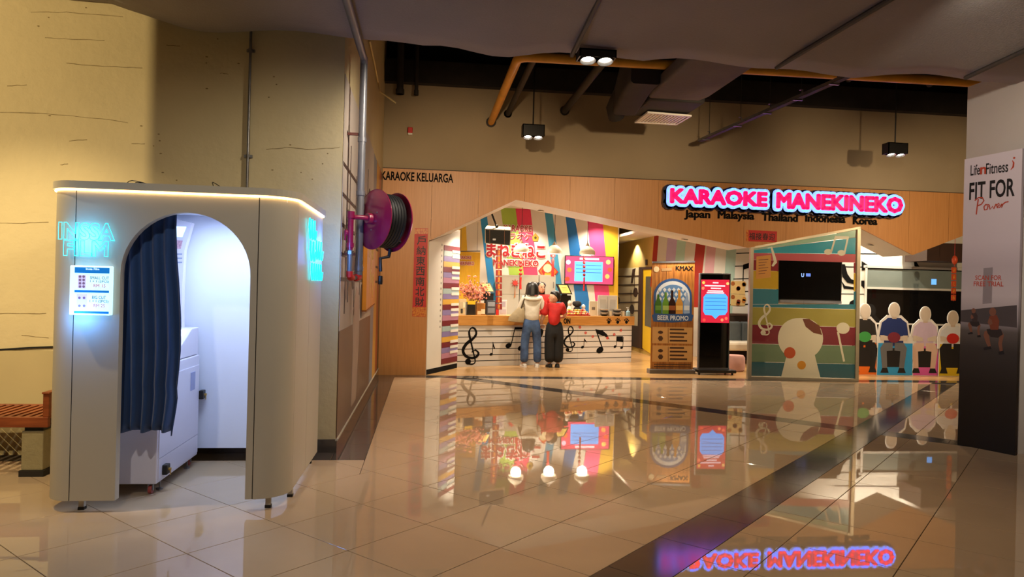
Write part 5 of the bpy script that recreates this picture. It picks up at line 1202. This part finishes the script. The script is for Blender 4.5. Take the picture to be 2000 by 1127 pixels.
# ---- striped glass screen of the front
ga = G(1462, 739); gb = G(1675, 744.5); gf = Fr((ga.x, ga.y), (gb.x - ga.x, gb.y - ga.y))
gs = thing('striped_glass_screen', 'tall glass screen with coloured film stripes and pale music notes', 'glass screen', (ga + gb) / 2)
M_alu = mat('aluminium_frame', '#b4a890', .35, metal=.5, noise=(6, .08))
xl = lambda y: 1468 - (y - 483) * .033; xr = lambda y: 1677 - (y - 444) * .0135
TL, TR, BL, BR_ = (1467, 484), (1677, 445), (1459.5, 739), (1673, 744.5)
build('left_post', gf.pp([(1465, 484), (1471, 483), (1466, 739), (1459, 739)], -.04, .04), M_alu, gs)
build('right_post', gf.pp([(1673, 446), (1679.5, 444), (1675, 744.5), (1668.5, 744.5)], -.04, .04), M_alu, gs)
build('top_rail', gf.pp([(1466, 482.5), (1679.5, 442.5), (1679, 447), (1466, 487)], -.04, .04), M_alu, gs)
build('bottom_rail', gf.pp([(1460, 735), (1674, 740), (1674, 745.5), (1459, 739.5)], -.05, .05), M_alu, gs)
for xa, xb in ((1469, 1572), (1573.5, 1675)):
    ya, yb_ = 484 - (xa - 1467) * .186 + 2, 484 - (xb - 1467) * .186 + 2
    build('glass_pane', gf.pp([(xa - 2, ya), (xb, yb_), (xb - 3, 740), (xa - 8, 737)], -.004, .004), mat('clear_glass', '#0c100e', .02, alpha=.10), gs)
def film(c): return mat('film_' + c[1:], c, .18, alpha=.86, noise=(3, .06), coat=.3)
Z = lambda v: 440 + .275 * v
def fb_(c, l0, r0, l1, r1, xa=None, xb=None):
    def yy(x, l, r): t = (x - 1469) / (1673 - 1469); return l + (r - l) * t
    A = xa or 1467; B = xb or 1671
    build('film_stripe', gf.pp([(A, yy(A, l0, r0)), (B, yy(B, l0, r0)), (B - (0 if xb else 1), yy(B, l1, r1)), (A - (0 if xa else 1), yy(A, l1, r1))], .005, .008), film(c), gs)
fb_('#9fc6ac', 486, 449, 488.5, 463); fb_('#2f9fb4', 489, 464, 494, 496); fb_('#c05a60', 494.5, 496.5, 507, 513)
for c, l0, r0, l1, r1 in (('#8e3238', 507.5, 513.5, 528, 533), ('#c9a632', 528.5, 533.5, 563.5, 569), ('#3d7f8e', 564, 569.5, 594, 594)):
    fb_(c, l0, r0, l1, r1, None, 1520); fb_(c, l0, r0, l1, r1, 1667, None)
fb_('#3d7f8e', 594.4, 594.4, 599.5, 604); fb_('#a39a4c', 600, 604.5, 634, 639); fb_('#7e3038', 634.5, 639.5, 671, 675); fb_('#71886a', 671.5, 675.5, 706.5, 711); fb_('#2f6470', 707, 711.5, 734, 739)
M_cr = mat('cream_film', '#cfc9b0', .25, noise=(3, .03))
clef(gf, 1496, 623, 58, M_cr, gs, .035, d0=.009, d1=.011)
mb = gf.disc(1646, 641, .115, .009, .011, ry=.10); gf.ribbon([(1636, 648), (1648, 706)], .035, .009, .011, mb); build('pale_note', mb, M_cr, gs)
mb = gf.disc(1617, 492, .07, .009, .011, ry=.05); gf.disc(1643, 494, .07, .009, .0112, mb, ry=.05); gf.ribbon([(1623, 492), (1632, 461)], .03, .009, .011, mb); gf.ribbon([(1649, 494), (1656, 462)], .03, .009, .0112, mb); gf.ribbon([(1631, 464), (1656.5, 464.5)], .05, .009, .0114, mb); build('pale_note', mb, M_cr, gs)
gf_ = gf.ribbon([(1506, 482), (1512, 503), (1514, 512), (1508, 520)], [.03, .05, .06, .03], .009, .011); build('pale_note', gf_, M_cr, gs)
# plain pale rounded sticker on the lower part of the glass
pts = []
for k in range(40):
    t = 2 * math.pi * k / 40; pts.append((1563 + 44 * math.cos(t) * (abs(math.cos(t)) ** -.15 if abs(math.cos(t)) > .05 else 1), 661 + 40 * math.sin(t)))
mb = gf.pp(pts, .009, .011); gf.pp([(1537, 690), (1590, 690), (1602, 738), (1525, 737)], .009, .0112, mb); build('pale_sticker', mb, M_cr, gs, label='plain cream rounded sticker')
build('brown_sticker_patch', gf.pp([(1567, 623), (1580, 623), (1600, 636), (1605, 654), (1588, 650), (1573, 638)], .011, .013), flat('#6a3a28'), gs)
mb = gf.disc(1542, 689, .10, .0112, .014); build('orange_sticker_disc', mb, flat('#b4502a'), gs); build('gold_sticker_disc', gf.disc(1565, 713, .075, .0112, .014), flat('#c88a2a'), gs)
pst = thing('orange_notice', 'orange printed notice taped on the upper left of the striped glass', 'notice', gf.w(*gf.px(1490, 544), .012))
build('sheet', gf.pp([(1477, 501), (1505, 498), (1505, 542), (1476, 545)], .0125, .0145), flat('#c4862c'), pst)
for k in range(6): build('print_line', gf.ribbon([(1481, 508 + k * 5.4), (1500 - (k % 3) * 3, 506.5 + k * 5.4)], .012, .0145, .0155), flat('#6e3c14'), pst)
t5 = thing('television', 'black switched-off television seen through the clear part of the glass', 'television', AY(1583, 592, YR - .1))
f5 = Fr((0, YR - .02), (1, 0))
build('casing', f5.bx(1517, 509, 1641, 588, 0, .06), M_lampb, t5, bevel=.006); build('screen', f5.bx(1519, 511, 1639, 585, .06, .062), mat('tv_black', '#050505', .05, noise=(3, .2)), t5)
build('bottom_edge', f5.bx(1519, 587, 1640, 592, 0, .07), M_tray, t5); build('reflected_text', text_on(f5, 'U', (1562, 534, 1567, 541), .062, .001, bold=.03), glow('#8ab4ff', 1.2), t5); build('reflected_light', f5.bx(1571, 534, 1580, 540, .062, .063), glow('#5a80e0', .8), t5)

# ---- cut-out boards in front of the window: plain generic seated silhouettes
M_out = flat('#e6e2dc')
def standee(label, base_c, top_c, leg_c, cx, x0, x1, ytop, Y, sleeve='#cfc0ae', acc=None, tw=.27, hb=.62):
    f = Fr((0, Y), (1, 0))
    a0, a1 = f.px(x0, 700)[0], f.px(x1, 700)[0]; am = f.px(cx, 640)[0]; H = f.px(cx, ytop)[1]; sh = H - .30
    t = thing('cutout_board', label, 'cutout board', f.w(am, 0), 0, 'cut-out boards before the window')
    def body(e): return [(am - tw * 1.12 - e, .52), (am + tw * 1.12 + e, .52), (am + tw * 1.15 + e, .72), (am + tw * .95 + e, sh - .05), (am + tw * .55, sh + .04 + e), (am - tw * .55, sh + .04 + e), (am - tw * .95 - e, sh - .05), (am - tw * 1.15 - e, .72)]
    hd = lambda r: [(am + (.10 + r) * math.cos(u), H - .135 + (.135 + r) * math.sin(u)) for u in [q * math.pi / 12 for q in range(24)]]
    build('board', f.pr([(a0, 0), (a1, 0), (a1 - .01, hb), (a0 + .01, hb)], -.012, 0), M_out, t)
    build('board', f.pr(body(.03), -.012, .0004), M_out, t); build('board', f.pr(hd(.018), -.012, .0002), M_out, t)
    build('base_panel', f.pr([(a0 + .006, .005), (a1 - .006, .005), (a1 - .016, hb - .01), (a0 + .016, hb - .01)], .0004, .002), flat(base_c), t)
    build('seat_shape', f.pr([(am - .21, .16), (am + .21, .16), (am + .21, .52), (am - .21, .52)], .002, .003), flat('#1c1a1c'), t)
    build('top_shape', f.pr([(am - tw * .72, .56), (am + tw * .72, .56), (am + tw * .74, sh - .08), (am + tw * .5, sh + .02), (am - tw * .5, sh + .02), (am - tw * .74, sh - .08)], .003, .0045), flat(top_c), t)
    for s in (-1, 1):
        build('sleeve_shape', f.pr([(am + s * tw * .55, sh), (am + s * tw * .93, sh - .07), (am + s * tw * 1.1, .74), (am + s * tw * .85, .68), (am + s * tw * .70, .80)], .0045, .006 + .0002 * s), flat(top_c), t)
        build('forearm_shape', f.pr([(am + s * tw * 1.05, .76), (am + s * tw * 1.0, .66), (am + s * tw * .2, .66), (am + s * tw * .2, .72), (am + s * tw * .8, .76)], .0064, .008 + .0002 * s), flat(sleeve), t)
        build('leg_shape', f.pr([(am + s * .02, .47), (am + s * .02, .62), (am + s * .20, .62), (am + s * .27, .52), (am + s * .22, .13), (am + s * .12, .13), (am + s * .14, .46)], .0045, .0058 + .0002 * s), flat(leg_c), t)
        build('shoe_shape', f.pr([(am + s * .09, .05), (am + s * .26, .05), (am + s * .22, .14), (am + s * .12, .14)], .0062, .007), flat('#17171a'), t)
    build('neck_shape', f.pr([(am - .045, sh), (am + .045, sh), (am + .04, sh + .09), (am - .04, sh + .09)], .0045, .0052), flat('#c8b4a0'), t)
    build('head_shape', f.pr(hd(0), .0052, .0065), flat('#cfc0ae'), t)
    if acc: build('held_shape', f.pr([(am + .13 * math.cos(u), .72 + .10 * math.sin(u)) for u in [q * math.pi / 8 for q in range(16)]], .0085, .010), flat(acc), t)
standee('orange-based cut-out board half hidden by the glass screen edge', '#e8701c', '#26221f', '#1a1818', 1689, 1668, 1712.5, 594, 12.66, acc='#3f9a4a', tw=.22)
standee('blue-based cut-out board with navy top and grey legs', '#2f9ad8', '#22346e', '#6a6c70', 1746, 1713, 1783, 592, 12.62, acc='#7a2a38')
standee('pink-based cut-out board with pale lilac top', '#dd5fae', '#cbb6cc', '#d8b8a4', 1807, 1783.5, 1833, 600, 12.64, tw=.24)
standee('yellow-based cut-out board with white top at the far right', '#e0c020', '#d6d8dc', '#1c1a1c', 1861, 1833.5, 1892, 608, 12.60, acc='#c8281e', tw=.25)
lt = thing('orange_lantern_string', 'orange lantern with hanging gold cards beside the column edge', 'lantern', AY(1862, 590, 12.3))
fl_ = Fr((0, 12.3), (1, 0)); c = fl_.w(*fl_.px(1864.5, 508)); M_lan = mat('lantern_orange', '#c8481c', .45, noise=(6, .15))
build('lantern', MB().ball(c, (.05, .05, .085), 14, 10), M_lan, lt, smooth=True); build('string', MB().tube([Vector((c.x, 12.3, prof_z(c.x))), fl_.w(*fl_.px(1862, 588))], .004, 5), M_red, lt)
for k in range(5): y = 522 + k * 13.4; build('card', fl_.bx(1858.5 - k * .2, y, 1867.5 - k * .2, y + 11.5, -.005, .005), M_lan, lt); build('card_mark', fl_.bx(1861 - k * .2, y + 2.5, 1865 - k * .2, y + 9, .005, .007), M_gold, lt)
# ================================================================== PEOPLE
def skin_mesh(J, edges, root, sub=2):
    names = list(J); idx = {n: i for i, n in enumerate(names)}
    me = bpy.data.meshes.new('sk'); me.from_pydata([J[n][0] for n in names], [(idx[a], idx[b]) for a, b in edges], []); me.update()
    o = bpy.data.objects.new('sk', me); COL.objects.link(o)
    o.modifiers.new('skin', 'SKIN')
    if not me.skin_vertices:
        bpy.context.view_layer.objects.active = o; bpy.ops.mesh.customdata_skin_add()
    sv = me.skin_vertices[0].data
    for i, n in enumerate(names):
        r = J[n][1]; sv[i].radius = r if isinstance(r, tuple) else (r, r); sv[i].use_root = (n == root)
    s = o.modifiers.new('sub', 'SUBSURF'); s.levels = sub; s.render_levels = sub
    dg = bpy.context.evaluated_depsgraph_get(); e = o.evaluated_get(dg); m2 = e.to_mesh()
    v = [p.co.copy() for p in m2.vertices]; f = [tuple(q.vertices) for q in m2.polygons]
    e.to_mesh_clear(); bpy.data.objects.remove(o); bpy.data.meshes.remove(me)
    return v, f
M_skin = mat('skin', '#c08f72', .55, noise=(6, .08)); M_hair = mat('black_hair', '#0f0c0b', .4, noise=(20, .3))
def hand(mb, w, d, side, grip=.6):
    """palm and five bent fingers from wrist w along direction d"""
    d = Vector(d).normalized(); sx_ = Vector((side, 0, 0)); sx_ = (sx_ - d * sx_.dot(d)).normalized(); n = d.cross(sx_).normalized() * side
    c = w + d * .045
    rot = Matrix((sx_, n, d)).transposed()
    mb.ball(c, (.036, .014, .048), 10, 6, rot)
    for k, L in enumerate((.062, .072, .068, .052)):
        b = w + d * .085 + sx_ * (-.026 + .0175 * k)
        m_ = b + d * L * .45 + n * L * .15; e = m_ + (d * (1 - grip) + n * grip).normalized() * L * .5
        mb.tube([b - d * .02, b, m_, e], [.0085, .0085, .008, .006], 6)
    b = w + d * .03 - sx_ * .03; mb.tube([b + sx_ * .01, b - sx_ * .012 + d * .02, b - sx_ * .012 + d * .045 + n * .014, b + d * .06 + n * .022 - sx_ * .004], [.010, .010, .009, .007], 6)
def head(root, mb, c, yaw, s=1.0):
    """adds skull, nose, ears to the body mesh and eye / mouth parts; yaw 0 looks to -y"""
    R = Matrix.Rotation(yaw, 3, 'Z'); P = lambda x, y, z: c + R @ Vector((x * s, y * s, z * s))
    mb.ball(c, (.076 * s, .092 * s, .112 * s), 18, 12, R); mb.ball(P(0, -.03, -.055), (.058 * s, .058 * s, .062 * s), 14, 8, R)
    mb.tube([P(0, -.088, .012), P(0, -.103, -.018), P(0, -.088, -.026)], [.008 * s, .013 * s, .010 * s], 8)
    for q in (-1, 1): mb.ball(P(q * .077, .005, -.01), (.011 * s, .02 * s, .03 * s), 8, 6, R)
    out = []
    for q in (-1, 1):
        out.append(('eye', MB().ball(P(q * .031, -.083, .008), (.012 * s, .007 * s, .007 * s), 8, 6, R), M_hair)); out.append(('eyebrow', MB().tube([P(q * .018, -.09, .03), P(q * .045, -.082, .03)], .004 * s, 5), M_hair))
    out.append(('mouth', MB().tube([P(-.022, -.083, -.058), P(0, -.089, -.06), P(.022, -.083, -.058)], .005 * s, 6), mat('lips', '#9a4a44', .5)))
    return out
def person(label, loc, J, edges, headc, yaw, hs, hands, clothes, extra=None):
    t = thing('person', label, 'person', loc); L = Vector(loc)
    mb = MB(); mb.add(*skin_mesh({k: (Vector(p) + L, r) for k, (p, r) in J.items()}, edges, 'pelvis'))
    faces = head(t, mb, L + Vector(headc), yaw, hs)
    for w, d, s, g in hands: hand(mb, L + Vector(w), d, s, g)
    build('body', mb, M_skin, t, smooth=True)
    for n, m_, mm in faces: build(n, m_, mm, t, smooth=True)
    for n, CJ, CE, root, mm in clothes:
        c = MB(); c.add(*skin_mesh({k: (Vector(p) + L, r) for k, (p, r) in CJ.items()}, CE, root)); build(n, c, mm, t, smooth=True)
    return t, L
BE = [('pelvis', 'spine'), ('spine', 'chest'), ('chest', 'neck'), ('neck', 'skull'), ('chest', 'shl'), ('shl', 'ell'), ('ell', 'wrl'), ('chest', 'shr'), ('shr', 'elr'), ('elr', 'wrr'), ('pelvis', 'hil'), ('hil', 'knl'), ('knl', 'anl'), ('anl', 'tol'), ('pelvis', 'hir'), ('hir', 'knr'), ('knr', 'anr'), ('anr', 'tor')]
def body_joints(h, ell, wrl, elr, wrr, fx=.11, sw=.155, lean=(0, 0)):
    k = h / 1.6; lx, ly = lean
    J = {'pelvis': ((0, 0, .87), (.12, .09)), 'spine': ((lx * .3, ly * .3, 1.03), (.105, .08)), 'chest': ((lx * .7, ly * .7, 1.22), (.12, .085)), 'neck': ((lx, ly, 1.345), .045), 'skull': ((lx, ly, 1.44), .05),
         'shl': ((-sw + lx, ly, 1.285), .045), 'ell': (ell, .036), 'wrl': (wrl, .026), 'shr': ((sw + lx, ly, 1.285), .045), 'elr': (elr, .036), 'wrr': (wrr, .026),
         'hil': ((-.085, 0, .83), .075), 'knl': ((-fx * .95, .01, .46), .052), 'anl': ((-fx, -.02, .085), .036), 'tol': ((-fx - .02, .10, .04), .028), 'hir': ((.085, 0, .83), .075), 'knr': ((fx * .95, .01, .46), .052), 'anr': ((fx, -.02, .085), .036), 'tor': ((fx + .02, .10, .04), .028)}
    return {n: ((p[0] * k, p[1] * k, p[2] * k), tuple(q * k for q in r) if isinstance(r, tuple) else r * k) for n, (p, r) in J.items()}
def shirt(J, rt, rs, re, hem, half=False, k=1):
    g = lambda n: J[n][0]
    mid = lambda a, b, t: tuple(a[i] + (b[i] - a[i]) * t for i in range(3))
    C = {'hem': ((g('pelvis')[0], g('pelvis')[1], hem), (rt[0], rt[0] * .72)), 'waist': (g('spine'), (rt[1], rt[1] * .75)), 'chest': (g('chest'), (rt[2], rt[2] * .72)), 'neck': (mid(g('neck'), g('chest'), .12), (.065 * k, .062 * k))}
    E = [('hem', 'waist'), ('waist', 'chest'), ('chest', 'neck')]
    for s in 'lr':
        C['sh' + s] = (g('sh' + s), rs); e = 'el' + s
        if half: C['el' + s] = (mid(g('sh' + s), g('el' + s), .8), re); E += [('chest', 'sh' + s), ('sh' + s, 'el' + s)]
        else:
            C['el' + s] = (g('el' + s), re); C['wr' + s] = (mid(g('el' + s), g('wr' + s), .9), re * .8); E += [('chest', 'sh' + s), ('sh' + s, 'el' + s), ('el' + s, 'wr' + s)]
    return C, E
def trousers(J, rw, rh, rk, ra, waist):
    C = {'waist': ((J['pelvis'][0][0], J['pelvis'][0][1], waist), (rw, rw * .72)), 'seat': ((J['pelvis'][0][0], J['pelvis'][0][1], waist - .12), (rw * 1.05, rw * .8))}; E = [('waist', 'seat')]
    for s in 'lr':
        hx, hy, hz = J['hi' + s][0]; C['hi' + s] = ((hx, hy, hz - .10), rh); C['kn' + s] = (J['kn' + s][0], rk); ax_, ay_, az_ = J['an' + s][0]; C['an' + s] = ((ax_, ay_, .075), ra); E += [('seat', 'hi' + s), ('hi' + s, 'kn' + s), ('kn' + s, 'an' + s)]
    return C, E
def shoes(t, L, J, m_, sole):
    for s in 'lr':
        x, y, z = J['an' + s][0]; sx_ = -1 if s == 'l' else 1; ax_ = Vector((sx_ * .15, 1, 0)).normalized(); c = L + Vector((x, y + .04, 0)); rn = []
        for u, w, h in ((-.095, .026, .05), (-.08, .036, .075), (-.03, .038, .085), (.04, .043, .06), (.09, .044, .045), (.125, .034, .035), (.14, .018, .025)):
            p = c + ax_ * u; pr = Vector((ax_.y, -ax_.x, 0)); rn.append([p + pr * (w * math.cos(a)) + UP * (.012 + max(0, h - .012) * (.5 + .5 * math.sin(a))) for a in [q * math.pi / 5 for q in range(10)]])
        sh_ = build('shoe', MB().loft(rn), m_, t, smooth=True)
        so_ = []
        for u, w in ((-.098, .024), (-.08, .038), (-.03, .037), (.04, .045), (.09, .046), (.13, .034), (.143, .016)): so_.append((u, w))
        pr = Vector((ax_.y, -ax_.x, 0)); pts = [c + ax_ * u + pr * w for u, w in so_] + [c + ax_ * u - pr * w for u, w in reversed(so_)]
        build('sole', MB().prism([p + UP * .001 for p in pts], [p + UP * .022 for p in pts]), sole, sh_)
# woman in the white hoodie, seen from behind
wp = G(1036, 717); J = body_joints(1.6, (-.235, .05, 1.05), (-.16, .24, .99), (.235, .01, 1.06), (.215, .15, .86), .125)
M_hood = mat('white_hoodie', '#d6d0c0', .85, noise=(9, .1), bump=(12, .5)); M_jean = mat('blue_jeans', '#44608c', .8, noise=(7, .35), bump=(18, .4), col2='#2c3f62')
S = shirt(J, (.175, .155, .165), .075, .06, .82); T_ = trousers(J, .140, .10, .084, .082, 1.0)
t, L = person('woman in white hoodie and blue jeans with beige bag standing at the counter', (wp.x, wp.y, 0), J, BE, (0, .01, 1.475), math.pi - .35, 1.0,
              [((-.16, .24, .99), (.3, 1, 0), -1, .6), ((.215, .15, .86), (0, .5, -.9), 1, .5)], [('hoodie', S[0], S[1], 'chest', M_hood), ('jeans', T_[0], T_[1], 'seat', M_jean)])
R_ = Matrix.Rotation(.25, 3, 'Z'); hmb = MB()
prof = [(.0, 1.603), (.05, 1.597), (.088, 1.575), (.112, 1.53), (.122, 1.47), (.128, 1.41), (.132, 1.365), (.118, 1.35), (.06, 1.36)]
rn = [[L + Vector((r * math.cos(a) * 1.0, .012 + r * math.sin(a) * (.95 if math.sin(a) < 0 else .62), z + (.0 if math.sin(a) < .4 else .0))) for a in [q * math.pi / 9 for q in range(18)]] for r, z in prof]
build('hair', hmb.loft(rn, True, False), M_hair, t, smooth=True)
hd = MB(); hd.tube([L + Vector((.15 * math.cos(a), -.02 - .09 * max(0, math.sin(a)), 1.305 - .03 * math.sin(a))) for a in [(-.35 + q * .1) * math.pi for q in range(18)]], [.012] + [.034] * 16 + [.012], 8); build('hood', hd, M_hood, t, smooth=True)
shoes(t, L, J, flat('#d9d6d0', .6), flat('#eeeae4', .6))
bg = thing('shoulder_bag', 'beige slouchy shoulder bag on the left shoulder of the woman in white', 'bag', L + Vector((-.27, -.02, .86)))
M_bag = mat('beige_canvas', '#a89878', .85, noise=(7, .2), bump=(20, .3)); rb = []
for z, w, d, ox in ((.84, .11, .04, -.30), (.85, .15, .07, -.30), (.92, .15, .085, -.285), (1.0, .12, .075, -.255), (1.08, .08, .05, -.22), (1.12, .05, .03, -.205)):
    rb.append([L + Vector((ox + w * math.cos(a), -.03 + d * math.sin(a), z + .05 * math.cos(a) * (1.1 - z) * -1)) for a in [q * math.pi / 8 for q in range(16)]])
build('pouch', MB().loft(rb), M_bag, bg, smooth=True)
build('strap', MB().tube([L + Vector(p) for p in ((-.21, -.06, 1.10), (-.175, -.075, 1.22), (-.14, -.06, 1.335), (-.13, .0, 1.36), (-.15, .08, 1.30), (-.21, .06, 1.12))], .014, 8), mat('dark_strap', '#4a3c28', .7, noise=(9, .2)), bg, smooth=True)
# person in the red shirt, face turned left
pp = G(1081, 717.5); J = body_joints(1.44, (-.26, .0, 1.02), (-.30, .12, .80), (.235, .06, 1.06), (.10, .25, 1.03), .085, .165, (-.02, .01))
M_rsh = mat('red_shirt', '#c4201c', .75, noise=(8, .2), bump=(10, .5)); M_btr = mat('black_trousers', '#0f0f11', .8, noise=(8, .3), bump=(10, .4))
S = shirt(J, (.165, .155, .162), .09, .09, .76, True, .9); T_ = trousers(J, .15, .12, .118, .11, .93)
t, L = person('person in red short-sleeved shirt and black trousers turning to the left', (pp.x, pp.y, 0), J, BE, (-.025, 0, 1.315), -math.pi / 2 - .25, .93,
              [(tuple(J['wrl'][0]), (.1, .4, -.9), -1, .6), (tuple(J['wrr'][0]), (-.3, 1, 0), 1, .5)], [('shirt', S[0], S[1], 'chest', M_rsh), ('trousers', T_[0], T_[1], 'seat', M_btr)])
hm = MB(); hc = L + Vector((-.005, .02, 1.345)); rn = []
for z, r, o in ((.105, .0, .0), (.100, .045, .0), (.08, .08, .0), (.04, .098, .008), (.0, .099, .018), (-.04, .088, .034), (-.075, .066, .046), (-.095, .045, .05)):
    rn.append([hc + Vector((o + r * math.cos(a), r * math.sin(a) * .92, z)) for a in [q * math.pi / 9 for q in range(18)]])
build('hair', hm.loft(rn, True, False), M_hair, t, smooth=True)
shoes(t, L, J, flat('#101012', .5), flat('#1c1a1a', .6))
bb = thing('small_black_handbag', 'small black handbag with pale strap held by the person in red', 'handbag', L + Vector((-.27, .05, .55)))
build('pouch', MB().loft([[L + Vector((-.29 + w * math.cos(a), .06 + .03 * math.sin(a), z)) for a in [q * math.pi / 6 for q in range(12)]] for z, w in ((.56, .05), (.58, .085), (.66, .09), (.72, .07))]), M_lampb, bb, smooth=True)
build('strap', MB().tube([L + Vector(p) for p in ((-.235, -.05, .58), (-.21, -.10, .7), (-.19, -.11, .8), (-.26, .03, .79), (-.32, .1, .72))], .006, 6), flat('#c8c0b0'), bb)
# staff member behind the counter
pp = AY(1057, 560, 14.85); J = body_joints(1.62, (-.23, -.06, 1.06), (-.10, -.22, 1.02), (.23, -.06, 1.06), (.10, -.22, 1.02))
J = {n: ((p[0], p[1] if n[:2] not in ('to',) else -abs(p[1]), p[2]), r) for n, (p, r) in J.items()}
S = shirt(J, (.155, .145, .158), .07, .06, .82); T_ = trousers(J, .13, .095, .075, .07, .93)
t, L = person('dark-haired staff member in red behind the counter, mostly hidden by the woman', (pp.x, pp.y, 0), J, BE, (0, -.01, 1.495), .3, 1.0,
              [((-.10, -.22, 1.02), (.5, -1, 0), -1, .5), ((.10, -.22, 1.02), (-.5, -1, 0), 1, .5)], [('shirt', S[0], S[1], 'chest', M_rsh), ('trousers', T_[0], T_[1], 'seat', M_btr)])
rn = [[L + Vector((r * math.cos(a), .03 + r * math.sin(a) * .95, z)) for a in [q * math.pi / 9 for q in range(18)]] for r, z in ((.0, 1.622), (.05, 1.615), (.088, 1.59), (.104, 1.55), (.09, 1.49), (.09, 1.42), (.09, 1.33), (.05, 1.27))]
build('hair', MB().loft(rn, True, False), M_hair, t, smooth=True)
shoes(t, L, J, flat('#101012', .5), flat('#1c1a1a', .6))
